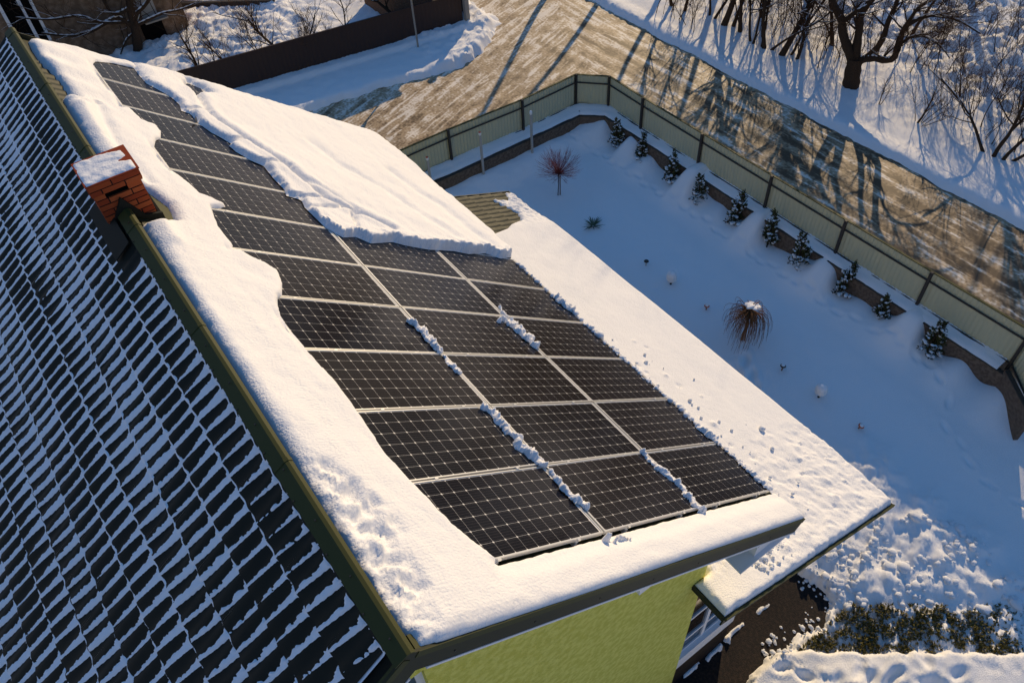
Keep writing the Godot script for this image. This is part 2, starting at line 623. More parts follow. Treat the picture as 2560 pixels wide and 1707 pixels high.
	for k in 1500:
		var c := Vector2(rng.randf_range(-4.4, 0.6), rng.randf_range(6.6, 10.9))
		var g := bed_g(c.x, c.y)
		if g < 0.85 or g > 2.9 or pav[int((c.y - z0) / h) * nx + int((c.x - x0) / h)] > -0.1: continue
		if fb.get_noise_2d(c.x * 1.1 + 8, c.y * 1.1) < -0.05: continue
		var kk := int((c.y - z0) / h) * nx + int((c.x - x0) / h)
		if not keep[kk]: continue
		var r := 0.02 + absf(rng.randfn(0.0, 0.035))
		cl.ball(Vector3(c.x, p[kk].y + r * 0.1, c.y), Vector3(r * rng.randf_range(0.9, 1.4), r * 0.75, r * rng.randf_range(0.9, 1.4)), 5, 7, 0.3, rng)
	for k in 260:  # crumbs at the foot of the heap and along the paving
		var c := Vector2(rng.randf_range(-1.7, 0.2), rng.randf_range(5.6, 7.9))
		var kk := int((c.y - z0) / h) * nx + int((c.x - x0) / h)
		if not keep[kk] or absf(pav[kk]) > 0.3: continue
		var r := 0.012 + absf(rng.randfn(0.0, 0.02))
		cl.ball(Vector3(c.x, maxf(p[kk].y, YARD - 0.09) + r * 0.2, c.y), Vector3(r * 1.2, r * 0.8, r), 4, 6, 0.3, rng)
	tag(top("snow_clods", cl.mesh(), M.snow_thin), "clods of shovelled snow heaped beside the paving", "snow", "", "stuff")
	var pv := Buf.new()
	pv.quad(Vector3(-2.2, YARD - 0.09, 0.5), Vector3(5, YARD - 0.09, 0.5), Vector3(5, YARD - 0.09, 8.4), Vector3(-2.2, YARD - 0.09, 8.4), Vector3.UP)
	struct("paving", pv.mesh(), M.paving)
	# raised snow bed between the retaining wall and the fence, round the corner
	var path := PackedVector2Array([Vector2(0.42, 14.56), Vector2(14.54, 14.56), Vector2(15.26, 13.79), Vector2(15.40, 3.80)])
	var bp := PackedVector3Array()
	var bk := PackedByteArray()
	var rows := 7
	var cols := 0
	for leg in 3:
		var a := path[leg]
		var b := path[leg + 1]
		var cnt := int(a.distance_to(b) / 0.08) + 1
		for c in cnt:
			var q := a.lerp(b, float(c) / cnt)
			var nrm := Vector2(0, -1) if leg == 0 else Vector2(-0.72, -0.69) if leg == 1 else Vector2(-1, 0)
			for r in rows:
				var f := -0.24 + 0.5 * r / (rows - 1)
				var w := q + nrm * f
				var y := -8.58 + 0.05 * fb.get_noise_2d(w.x * 0.9, w.y * 0.9) + 0.05 * ss(0.1, -0.15, f) - 0.06 * ss(0.17, 0.26, f)
				bp.append(Vector3(w.x, y, w.y))
				bk.append(1)
			cols += 1
	struct("snow_bed", grid_mesh(bp, rows, cols, bk, Vector3.UP), M.snow)
	# the road, around two sides of the yard
	var rp := PackedVector3Array()
	var ru := PackedVector2Array()
	var rk := PackedByteArray()
	var rnx := 241
	var rnz := 133
	for j in rnz:
		for i in rnx:
			var x := -12.0 + 60.0 * i / (rnx - 1)
			var z := -12.0 + 33.0 * j / (rnz - 1)
			var xx := x
			var zz := z
			var inside := x < 15.55 and z < 14.7
			rk.append(0 if inside and not (x > 15.27 or z > 14.42) else 1)
			if inside and rk[rk.size() - 1]:
				if z > 14.42: zz = 14.7
				if x > 15.27 and z < 14.42: xx = 15.55
			rp.append(Vector3(xx, ROAD + 0.02 * fb.get_noise_2d(x * 0.4, z * 1.2) + 0.012 * fb.get_noise_2d(x * 1.5, z * 4), zz))
			ru.append(Vector2((xx + 12.0) / 60.0, (zz + 12.0) / 33.0))
	struct("road", grid_mesh(rp, rnx, rnz, rk, Vector3.UP, ru), M.road)
	# the snowy field beyond the road
	var fh := 0.13
	nx = 400
	nz = 190
	p = PackedVector3Array()
	keep = PackedByteArray()
	for j in nz:
		for i in nx:
			var x := -8.0 + i * fh
			var z := 18.9 + j * fh
			var edge := z - (19.16 + 0.12 * fb.get_noise_2d(x * 0.5, 3.0) + 0.05 * fb.get_noise_2d(x * 2.5, 1.0))
			var y := ROAD - 0.12 + 0.3 * ss(-0.12, 0.3, edge) - 0.1 * ss(0.5, 1.1, edge) + 0.02 * maxf(0.0, edge - 1.0)
			var rough := ss(0.4, 2.5, edge)
			y += rough * (0.07 * fb.get_noise_2d(x * 0.5, z * 0.5) + 0.05 * fb.get_noise_2d(x * 1.6, z * 2.0)) + 0.02 * fb.get_noise_2d(x * 3, z * 3) * ss(0, 0.3, edge) + 0.1 * maxf(0.0, fb.get_noise_2d(x * 4, z * 4)) * ss(-0.1, 0.1, edge) * ss(0.7, 0.3, edge)
			var tus := ss(23.0, 26.0, z + (11.0 - x) * 0.25)
			y += tus * 0.42 * maxf(0.0, fb.get_noise_2d(x * 1.1 + 20, z * 1.5) + 0.08)
			p.append(Vector3(x, y, z))
			keep.append(1)
	struct("snow_field", grid_mesh(p, nx, nz, keep, Vector3.UP), M.snow_rough)
	# the snowy verge before the dark brown fence, and the garden behind that fence
	var vb := PackedVector2Array([Vector2(21.34, -5.87), Vector2(21.10, 5.81), Vector2(21.00, 6.98), Vector2(20.95, 7.85), Vector2(20.80, 8.73), Vector2(20.76, 9.41), Vector2(20.51, 10.29), Vector2(20.22, 11.26), Vector2(20.17, 12.23), Vector2(20.42, 13.40), Vector2(21.15, 14.47), Vector2(21.73, 14.96), Vector2(22.51, 15.25), Vector2(24.06, 15.20), Vector2(38.86, 16.91), Vector2(42.75, 16.91), Vector2(42.75, -5.87)])
	h = 0.1
	nx = 236
	nz = 240
	x0 = 19.7
	z0 = -6.0
	var d := sdf([vb], x0, z0, h, nx, nz, 0.8)
	p = PackedVector3Array()
	keep = PackedByteArray()
	for j in nz:
		for i in nx:
			var k := j * nx + i
			var x := x0 + i * h
			var z := z0 + j * h
			var e := d[k] + 0.15 * fb.get_noise_2d(x * 1.5, z * 1.5)
			var fx := 23.68 - (z - 6.0) * 0.157  # the line of the fence
			var y := ROAD - 0.15 + 0.35 * ss(-0.1, 0.35, e) + 0.03 * fb.get_noise_2d(x * 2, z * 2)
			var bank := ss(0.9, 0.2, absf(e - 0.35)) * ss(11.0, 12.5, z)
			y += bank * (0.12 + 0.14 * fb.get_noise_2d(x * 2.2, z * 2.2))
			y += 0.12 * ss(fx - 0.55, fx - 0.35, x)
			var gar := ss(fx + 0.3, fx + 1.2, x)
			y += gar * (0.1 + 0.2 * fb.get_noise_2d(x * 0.6, z * 0.6) + 0.16 * fb.get_noise_2d(x * 1.7, z * 1.7) + 0.05 * fb.get_noise_2d(x * 5, z * 5)) * ss(12.0, 8.5, z)
			p.append(Vector3(x, y, z))
			keep.append(1)
	struct("verge_snow", grid_mesh(p, nx, nz, keep, Vector3.UP), M.snow_rough)

func stamp(p: PackedVector3Array, keep: PackedByteArray, nx: int, nz: int, x0: float, z0: float, h: float, c: Vector2, dir: Vector2, along: float, across: float, depth: float) -> void:
	var r := along * 2.4
	for j in range(maxi(0, int((c.y - r - z0) / h)), mini(nz, int((c.y + r - z0) / h) + 1)):
		for i in range(maxi(0, int((c.x - r - x0) / h)), mini(nx, int((c.x + r - x0) / h) + 1)):
			var k := j * nx + i
			if not keep[k]: continue
			var q := Vector2(x0 + i * h, z0 + j * h) - c
			var a := q.dot(dir) / along
			var b := q.dot(dir.orthogonal()) / across
			var e := a * a + b * b
			p[k].y += depth * (-exp(-e) + 0.25 * exp(-pow(sqrt(e) - 1.6, 2.0) * 3.0))


# ---------------------------------------------------------------- the house
# a box in a sloping frame: o origin, ex / ez / ey axes
func fbox(b: Buf, o: Vector3, ex: Vector3, ez: Vector3, ey: Vector3, u0: float, u1: float, v0: float, v1: float, n0: float, n1: float) -> void:
	b.box(o + ex * (u0 + u1) * 0.5 + ez * (v0 + v1) * 0.5 + ey * (n0 + n1) * 0.5, ex * (u1 - u0) * 0.5, ey * (n1 - n0) * 0.5, ez * (v1 - v0) * 0.5)

func under(z: float) -> float:  # height of the underside of the roof over the front wall
	var zz := z if z > APEX.z else 2.0 * APEX.z - z
	return (-0.335 - zz * 0.610093) / 0.792330

func tile_mesh(seed_at: int, wave := 0.009, rise := 0.008) -> ArrayMesh:
	var g := RandomNumberGenerator.new()
	g.seed = 100 + seed_at
	var p := PackedVector3Array()
	var k := PackedByteArray()
	var nx := 9
	var lift := g.randf_range(-0.002, 0.002)
	for r in 4:
		for i in nx:
			var x := 0.188 * i / (nx - 1)
			var w := wave * cos(TAU * (x / 0.188 - 0.25))
			var z: float = [0.0, 0.2, 0.385, 0.387][r]
			var y: float = [-rise * 0.5, 0.0, rise + lift, -rise][r]
			p.append(Vector3(x, y + w, z))
			k.append(1)
	return grid_mesh(p, nx, 4, k, Vector3.UP)

func house() -> void:
	var hs := thing("house", "yellow-green plastered house under a steep dark metal tile roof", "house")
	var q := Buf.new()
	var o := Vector3.ZERO
	var zx := Vector3(0, 0, 1)
	var yx := Vector3(0, 1, 0)
	var dep := Vector3(0.28, 0, 0)
	q.prism(o, zx, yx, dep, PackedVector2Array([Vector2(-0.6, -10.4), Vector2(3.68, -10.4), Vector2(3.68, under(3.68)), Vector2(-0.6, under(-0.6))]))
	q.prism(o, zx, yx, dep, PackedVector2Array([Vector2(-5.2, -10.4), Vector2(-1.8, -10.4), Vector2(-1.8, under(-1.8)), Vector2(-5.2, under(-5.2))]))
	q.prism(o, zx, yx, dep, PackedVector2Array([Vector2(-1.8, -1.34), Vector2(-0.6, -1.34), Vector2(-0.6, under(-0.6)), Vector2(APEX.z, under(APEX.z)), Vector2(-1.8, under(-1.8))]))
	q.prism(o, zx, yx, dep, PackedVector2Array([Vector2(-1.8, -10.4), Vector2(-0.6, -10.4), Vector2(-0.6, -2.9), Vector2(-1.8, -2.9)]))
	part("front_wall", q.mesh(), M.wall, hs)
	q = Buf.new()
	q.cube(Vector3(0.28, -10.4, 3.38), Vector3(10.8, under(3.68), 3.68))
	q.cube(Vector3(0.28, -10.4, -5.2), Vector3(10.8, under(3.68), -4.9))
	q.prism(Vector3(10.8, 0, 0), zx, yx, Vector3(0.25, 0, 0), PackedVector2Array([Vector2(-5.2, -10.4), Vector2(3.68, -10.4), Vector2(3.68, under(3.68)), Vector2(APEX.z, under(APEX.z)), Vector2(-5.2, under(-5.2))]))
	part("side_wall", q.mesh(), M.wall, hs)
	# the window in the front gable
	var win := part("window", cube_mesh(Vector3(0.19, -2.9, -1.8), Vector3(0.25, -1.34, -0.6)), M.dark, hs)
	q = Buf.new()
	q.cube(Vector3(0.12, -2.9, -0.68), Vector3(0.188, -1.34, -0.6))
	q.cube(Vector3(0.12, -2.9, -1.8), Vector3(0.188, -1.34, -1.72))
	q.cube(Vector3(0.12, -1.42, -1.72), Vector3(0.188, -1.34, -0.68))
	q.cube(Vector3(0.12, -2.9, -1.72), Vector3(0.188, -2.82, -0.68))
	q.cube(Vector3(0.12, -2.82, -1.23), Vector3(0.188, -1.42, -1.16))
	part("frame", q.mesh(), M.white, win)
	part("pane", cube_mesh(Vector3(0.15, -2.82, -1.16), Vector3(0.17, -1.42, -0.68)), M.pane, win)
	part("pane", cube_mesh(Vector3(0.15, -2.82, -1.72), Vector3(0.17, -1.42, -1.23)), M.pane, win)
	# roof sheets
	var U := Vector3.RIGHT
	q = Buf.new()
	fbox(q, Vector3.ZERO, U, EV, EN, -0.5, 11.34, -0.86, 6.06, -0.14, -0.105)
	part("roof", q.mesh(), M.metal, hs)
	q = Buf.new()
	fbox(q, APEX, U, WV, WN, -0.5, 11.34, 0.03, 6.95, -0.075, -0.03)
	part("roof", q.mesh(), M.tile, hs)
	# tiles of the shaded slope: the nearest as parts, the rest joined
	var variants := [tile_mesh(1), tile_mesh(2), tile_mesh(3)]
	var basis_w := Basis(-U, WN, WV)
	var all := []
	var eye := Vector3(-2.7214, 5.9767, -1.119)
	for row in 14:
		var lip := 0.16 + 0.385 * row
		for c in 63:
			var u := -0.395 + 0.188 * c
			var at := APEX + U * (u + 0.188) + WV * (lip - 0.385)
			if row == 0: at = APEX + U * (u + 0.188) + WV * 0.02
			all.append([at.distance_to(eye), at, row])
	all.sort_custom(func(a, b): return a[0] < b[0])
	var rest := SurfaceTool.new()
	rest.begin(Mesh.PRIMITIVE_TRIANGLES)
	for k in all.size():
		var xf := Transform3D(basis_w, all[k][1])
		if all[k][2] == 0: xf.basis = Basis(-U, WN, WV * (0.14 / 0.385))
		if k < 255:
			part("tile", variants[k % 3], M.tile, hs, xf)
		else:
			rest.append_from(variants[k % 3], 0, xf)
	part("far_tiles", rest.commit(), M.tile, hs).set_meta("kind", "stuff")
	# a few tiles of the sunny slope that the snow leaves bare
	var basis_e := Basis(U, EN, EV)
	for c in 7:
		part("tile", variants[c % 3], M.metal, hs, Transform3D(basis_e, U * (5.5 + 0.188 * c) + EV * -0.8 + EN * -0.085))
	for c in 9:
		part("tile", variants[c % 3], M.metal, hs, Transform3D(basis_e, U * (8.7 + 0.188 * c) + EV * -0.82 + EN * -0.085))
	# ridge cap
	var a1 := APEX + WN * 0.03 + WV * 0.125
	var a0 := APEX + Vector3(0, 0.035, 0)
	var a2 := APEX + EN * 0.01 + EV * 0.042
	q = Buf.new()
	var prof := PackedVector2Array()
	for w in [a1, a1 + WN * 0.012, a0 + WV * 0.02, a0 + EV * 0.02, a2 + EN * 0.012, a2, APEX + Vector3(0, 0.02, 0)]:
		prof.append(Vector2(w.z, w.y))
	q.prism(Vector3(-0.57, 0, 0), zx, yx, Vector3(11.95, 0, 0), prof)
	part("ridge_cap", q.mesh(), M.trim, hs)
	for s in 6:
		q = Buf.new()
		var prof2 := PackedVector2Array()
		for w in [a1 + WN * 0.012, a1 + WN * 0.018, a0 + WV * 0.02 + WN * 0.006, a0 + EV * 0.02 + EN * 0.006, a2 + EN * 0.018, a2 + EN * 0.0125]:
			prof2.append(Vector2(w.z, w.y))
		q.prism(Vector3(1.4 + 1.95 * s, 0, 0), zx, yx, Vector3(0.04, 0, 0), prof2)
		part("ridge_joint", q.mesh(), M.trim, hs)
	for s in 40:
		var at := a1 + WN * 0.014 - WV * (0.015 if s % 2 else 0.09)
		part("screw", cube_mesh(Vector3(-0.4 + s * 0.29, at.y - 0.004, at.z - 0.006), Vector3(-0.388 + s * 0.29, at.y + 0.006, at.z + 0.006)), M.black, hs)
	# front verge: fascia, flange, white edge, soffit on both slopes
	for side in 2:
		var ez := EV if side == 0 else WV
		var ey := EN if side == 0 else WN
		var oo := Vector3.ZERO if side == 0 else APEX
		var v0 := -0.9 if side == 0 else 0.02
		var v1 := 6.08 if side == 0 else 6.97
		var dn := 0.0 if side == 0 else 0.01
		var lo_n := -0.285 + dn
		var hi_n := -0.035 + dn
		var band := PackedVector2Array()
		for nn in [hi_n, lo_n]:
			var w0: Vector3 = oo + ey * nn
			var wa: Vector3 = w0 + ez * ((APEX.z - w0.z) / ez.z)
			var wb: Vector3 = w0 + ez * v1
			var ends := [wa, wb] if nn == hi_n else [wb, wa]
			for w in ends: band.append(Vector2(w.z, w.y))
		for xx in [-0.55, 11.34]:
			q = Buf.new()
			q.prism(Vector3(xx, 0, 0), zx, yx, Vector3(0.025, 0, 0), band)
			part("fascia", q.mesh(), M.metal, hs)
		q = Buf.new()
		fbox(q, oo, U, ez, ey, -0.525, -0.40, v0 + 0.05, v1, -0.10 + dn, -0.04 + dn)
		fbox(q, oo, U, ez, ey, -0.556, -0.55, v0 + 0.06, v1, -0.10 + dn, -0.03 + dn)
		part("verge_flashing", q.mesh(), M.trim, hs)
		q = Buf.new()
		fbox(q, oo, U, ez, ey, -0.556, -0.50, v0 + 0.28, v1, -0.312 + dn, -0.286 + dn)
		fbox(q, oo, U, ez, ey, -0.50, 0.0, v0 + 0.1, v1, -0.33 + dn, -0.31 + dn)
		part("soffit", q.mesh(), M.white, hs)
		for s in 7:
			var sc := Buf.new()
			fbox(sc, oo, U, ez, ey, -0.556, -0.55, v0 + 0.5 + s * 0.93, v0 + 0.513 + s * 0.93, -0.206, -0.193)
			part("screw", sc.mesh(), M.black, hs)
	q = Buf.new()
	fbox(q, Vector3.ZERO, U, EV, EN, -0.52, 11.34, 6.06, 6.09, -0.3, -0.09)
	part("fascia", q.mesh(), M.metal, hs)
	q = Buf.new()
	q.cube(Vector3(-0.5, under(4.72) - 0.03, 3.68), Vector3(10.9, under(4.72), 4.72))
	part("soffit", q.mesh(), M.white, hs)
	# white boxed-in wedges under the verge
	for w in [[1.73, 2.16, -2.15], [4.0, 4.75, -4.1]]:
		q = Buf.new()
		var za: float = w[0]
		var zb: float = w[1]
		var yb: float = w[2]
		q.prism(Vector3(-0.44, 0, 0), zx, yx, Vector3(0.43, 0, 0), PackedVector2Array([Vector2(za, yb), Vector2(zb, yb), Vector2(zb, minf(under(zb) - 0.005, yb + 0.02)), Vector2(za, under(za) - 0.005)]))
		var box := part("eave_box", q.mesh(), M.white, hs)
		for s in 3:
			var gx := -0.3 + s * 0.1
			part("joint", cube_mesh(Vector3(gx, yb + 0.02, za - 0.003), Vector3(gx + 0.008, under(za) - 0.03, za + 0.001)), M.groove, box)
		part("joint", cube_mesh(Vector3(-0.443, (yb + under(za)) * 0.5, za + 0.01), Vector3(-0.439, (yb + under(za)) * 0.5 + 0.008, lerpf(za, zb, 0.45))), M.groove, box)


func veranda() -> void:
	var va := thing("veranda", "glazed veranda with a low lean-to roof on the yard side of the house", "veranda")
	var U := Vector3.RIGHT
	var q := Buf.new()
	fbox(q, PA, U, PV, PN, -0.6, 11.2, 0.02, 5.0, -0.12, -0.025)
	part("roof", q.mesh(), M.metal, va)
	for f in [[-0.625, -0.6, 0.0, 5.03], [11.2, 11.225, 0.0, 5.03]]:
		q = Buf.new()
		fbox(q, PA, U, PV, PN, f[0], f[1], f[2], f[3], -0.17, 0.0)
		part("fascia", q.mesh(), M.metal, va)
	q = Buf.new()
	fbox(q, PA, U, PV, PN, -0.6, 0.0, -0.012, 0.02, -0.06, 0.0)
	part("fascia", q.mesh(), M.metal, va)
	q = Buf.new()
	fbox(q, PA, U, PV, PN, -0.6, 11.2, 5.0, 5.03, -0.16, -0.005)
	part("fascia", q.mesh(), M.metal, va)
	q = Buf.new()
	fbox(q, PA, U, PV, PN, -0.655, -0.625, 0.0, 5.03, -0.04, 0.012)
	part("verge_flashing", q.mesh(), M.trim, va)
	# bare tiles at the far end of the veranda roof
	var variants := [tile_mesh(4, 0.018, 0.022), tile_mesh(5, 0.018, 0.022), tile_mesh(6, 0.018, 0.022)]
	var bs := Basis(U, PN, PV)
	for row in 9:
		for c in 13:
			part("tile", variants[(row + c * 2) % 3], M.grey_tile, va, Transform3D(bs, PA + U * (8.75 + 0.188 * c) + PV * (1.3 + 0.385 * row) + PN * -0.012))
	# rafter ends
	for s in [1.55, 3.1, 4.6]:
		q = Buf.new()
		fbox(q, PA, U, PV, PN, -0.55, 0.2, s, s + 0.1, -0.26, -0.121)
		part("rafter", q.mesh(), M.post, va)
	# end wall: apron, sill, frame, panes
	part("apron", cube_mesh(Vector3(0.05, -10.3, 3.69), Vector3(0.16, -9.02, 5.22)), M.paving, va)
	part("apron", cube_mesh(Vector3(0.02, -9.02, 3.69), Vector3(0.16, -8.42, 5.22)), M.white, va)
	part("sill", cube_mesh(Vector3(-0.02, -8.42, 3.69), Vector3(0.16, -8.37, 5.22)), M.white, va)
	q = Buf.new()
	for z in [3.69, 4.26, 5.14]:
		q.cube(Vector3(0.06, -8.37, z), Vector3(0.13, -6.1, z + 0.08))
	for y in [-8.37, -7.86, -6.96]:
		q.cube(Vector3(0.065, y, 3.77), Vector3(0.125, y + 0.075, 4.26))
		q.cube(Vector3(0.065, y, 4.34), Vector3(0.125, y + 0.075, 5.14))
	part("window_frame", q.mesh(), M.white, va)
	for y in [[-8.295, -7.86], [-7.785, -6.96], [-6.885, -6.1]]:
		for z in [[3.77, 4.26], [4.34, 5.14]]:
			part("pane", cube_mesh(Vector3(0.09, y[0], z[0]), Vector3(0.1, y[1], z[1])), M.pane, va)
	part("lining", cube_mesh(Vector3(0.05, -6.1, 3.69), Vector3(0.12, -5.62, 5.22)), M.plank, va)
	# long side facing the yard
	part("apron", cube_mesh(Vector3(0.16, -10.3, 5.12), Vector3(10.8, -9.1, 5.22)), M.white, va)
	for k in 9:
		var x := 0.2 + k * 1.17
		q = Buf.new()
		q.cube(Vector3(x, -9.1, 5.13), Vector3(x + 0.09, -6.0, 5.2))
		q.cube(Vector3(x + 0.09, -6.1, 5.13), Vector3(x + 1.17, -6.0, 5.2))
		part("window_frame", q.mesh(), M.white, va)
		part("pane", cube_mesh(Vector3(x + 0.09, -9.1, 5.16), Vector3(x + 1.17, -6.1, 5.17)), M.pane, va)
	part("lining", cube_mesh(Vector3(0.12, -5.2, 3.69), Vector3(10.8, -5.1, 3.8)), M.plank, va)


func chimney() -> void:
	var hs: Node3D = get_node("house")
	var x0 := 5.72
	var x1 := 6.2
	var q := Buf.new()
	q.cube(Vector3(x0 + 0.16, -0.3, -0.995), Vector3(x1, 0.985, -0.475))
	q.cube(Vector3(x0, -0.3, -0.995), Vector3(x0 + 0.16, 0.765, -0.475))
	q.cube(Vector3(x0, 0.875, -0.995), Vector3(x0 + 0.16, 0.985, -0.475))
	q.cube(Vector3(x0, 0.765, -0.995), Vector3(x0 + 0.16, 0.875, -0.885))
	q.cube(Vector3(x0, 0.765, -0.63), Vector3(x0 + 0.16, 0.875, -0.475))
	q.cube(Vector3(x0 - 0.03, 0.87, -1.02), Vector3(x0 - 0.0005, 0.985, -0.45))
	q.cube(Vector3(x0, 0.87, -0.4745), Vector3(x1 + 0.03, 0.985, -0.45))
	q.cube(Vector3(x0, 0.87, -1.02), Vector3(x1 + 0.03, 0.985, -0.9955))
	var ch := part("chimney", q.mesh(), M.mortar, hs)
	part("flue", cube_mesh(Vector3(x0 + 0.1, 0.767, -0.884), Vector3(x0 + 0.158, 0.873, -0.631)), M.dark, ch)
	rng.seed = 77
	for c in 15:
		var y := 0.985 - 0.072 * (c + 1) + 0.01
		var crown := c < 2
		var out := 0.03 if crown else 0.0
		var za := -0.995 - (0.025 if crown else 0.0)
		var zb := -0.475 + (0.025 if crown else 0.0)
		var cuts := [za, za + 0.255, zb] if c % 2 == 0 else [za, za + 0.125, za + 0.385, zb]
		for k in cuts.size() - 1:
			var a: float = cuts[k] + (0.007 if k else 0.0)
			var b: float = cuts[k + 1] - (0.007 if k < cuts.size() - 2 else 0.0)
			if y > 0.72 and y < 0.87 and not crown:
				# cut round the opening
				if a < -0.885 and b > -0.885: b = -0.885
				elif b > -0.63 and a < -0.63: a = -0.63
				elif a >= -0.885 and b <= -0.63: continue
			var j := rng.randf_range(-0.002, 0.002)
			part("brick", cube_mesh(Vector3(x0 - out - 0.009 + j, y, a), Vector3(x0 - out + 0.02, y + 0.059, b)), M.brick[rng.randi() % 3], ch)
		for s in 2:
			var zz: float = zb if s == 0 else za
			var xs := [x0 + 0.025 - out, x0 + 0.22, x1 + out] if c % 2 == 0 else [x0 + 0.025 - out, x0 + 0.1, x0 + 0.35, x1 + out]
			for k in xs.size() - 1:
				var a: float = xs[k] + 0.005
				var b: float = xs[k + 1] - 0.005
				part("brick", cube_mesh(Vector3(a, y, zz + (-0.02 if s == 0 else -0.007)), Vector3(b, y + 0.062, zz + (0.007 if s == 0 else 0.02))), M.brick[rng.randi() % 3], ch)
	part("coping", cube_mesh(Vector3(x0 - 0.042, 0.986, -1.034), Vector3(x1 + 0.042, 1.004, -0.436)), M.brick[1], ch)
	# flashing round the foot
	q = Buf.new()
	var zx := Vector3(0, 0, 1)
	var yx := Vector3(0, 1, 0)
	q.prism(Vector3(x0 - 0.05, 0, 0), zx, yx, Vector3(0.035, 0, 0), PackedVector2Array([Vector2(-1.06, 0.33), Vector2(APEX.z, 0.5), Vector2(-0.42, 0.18), Vector2(-0.42, 0.36), Vector2(-0.6, 0.42), Vector2(APEX.z, 0.74), Vector2(-0.95, 0.46), Vector2(-1.06, 0.36)]))
	fbox(q, APEX, Vector3.RIGHT, WV, WN, x0 - 0.55, x1 + 0.05, 0.16, 0.42, 0.045, 0.055)
	q.cube(Vector3(x0 - 0.015, 0.05, -0.46), Vector3(x1 + 0.05, 0.36, -0.43))
	part("flashing", q.mesh(), M.tile, ch)
	q = Buf.new()
	fbox(q, Vector3.ZERO, Vector3.RIGHT, EV, EN, x0 - 0.1, x1 + 0.2, -0.52, -0.18, -0.078, -0.06)
	part("flashing", q.mesh(), M.trim, ch)
	# snow on its top
	var h := 0.02
	var nu := 26
	var nv := 30
	var poly := PackedVector2Array([Vector2(5.685, -1.02), Vector2(5.69, -0.74), Vector2(5.685, -0.46), Vector2(5.88, -0.46), Vector2(5.95, -0.58), Vector2(6.0, -0.48), Vector2(6.15, -0.5), Vector2(6.22, -0.75), Vector2(6.22, -1.02), Vector2(5.95, -1.025)])
	var d := sdf([poly], 5.66, -1.06, h, 32, 32, 0.2)
	var z0 := PackedFloat32Array()
	var z1 := PackedFloat32Array()
	for j in 32:
		for i in 32:
			var x := 5.66 + i * h
			var z := -1.06 + j * h
			z0.append(1.002)
			z1.append(1.0 + (0.018 + 0.02 * fb.get_noise_2d(x * 5 + 3, z * 5)) * dome(d[j * 32 + i], 0.05) + 0.004 * fb.get_noise_2d(x * 14, z * 14))
	var s := top("chimney_snow", patch(5.66, -1.06, h, 32, 32, d, z0, z1, Vector3.ZERO, Vector3.RIGHT, Vector3(0, 0, 1), Vector3.UP), M.snow_thin)
	tag(s, "thin crusted snow lying on top of the brick chimney", "snow")


# ---------------------------------------------------------------- solar panels
const ORD := ["front", "second", "third", "fourth", "fifth", "sixth", "seventh", "eighth", "ninth", "tenth", "last"]

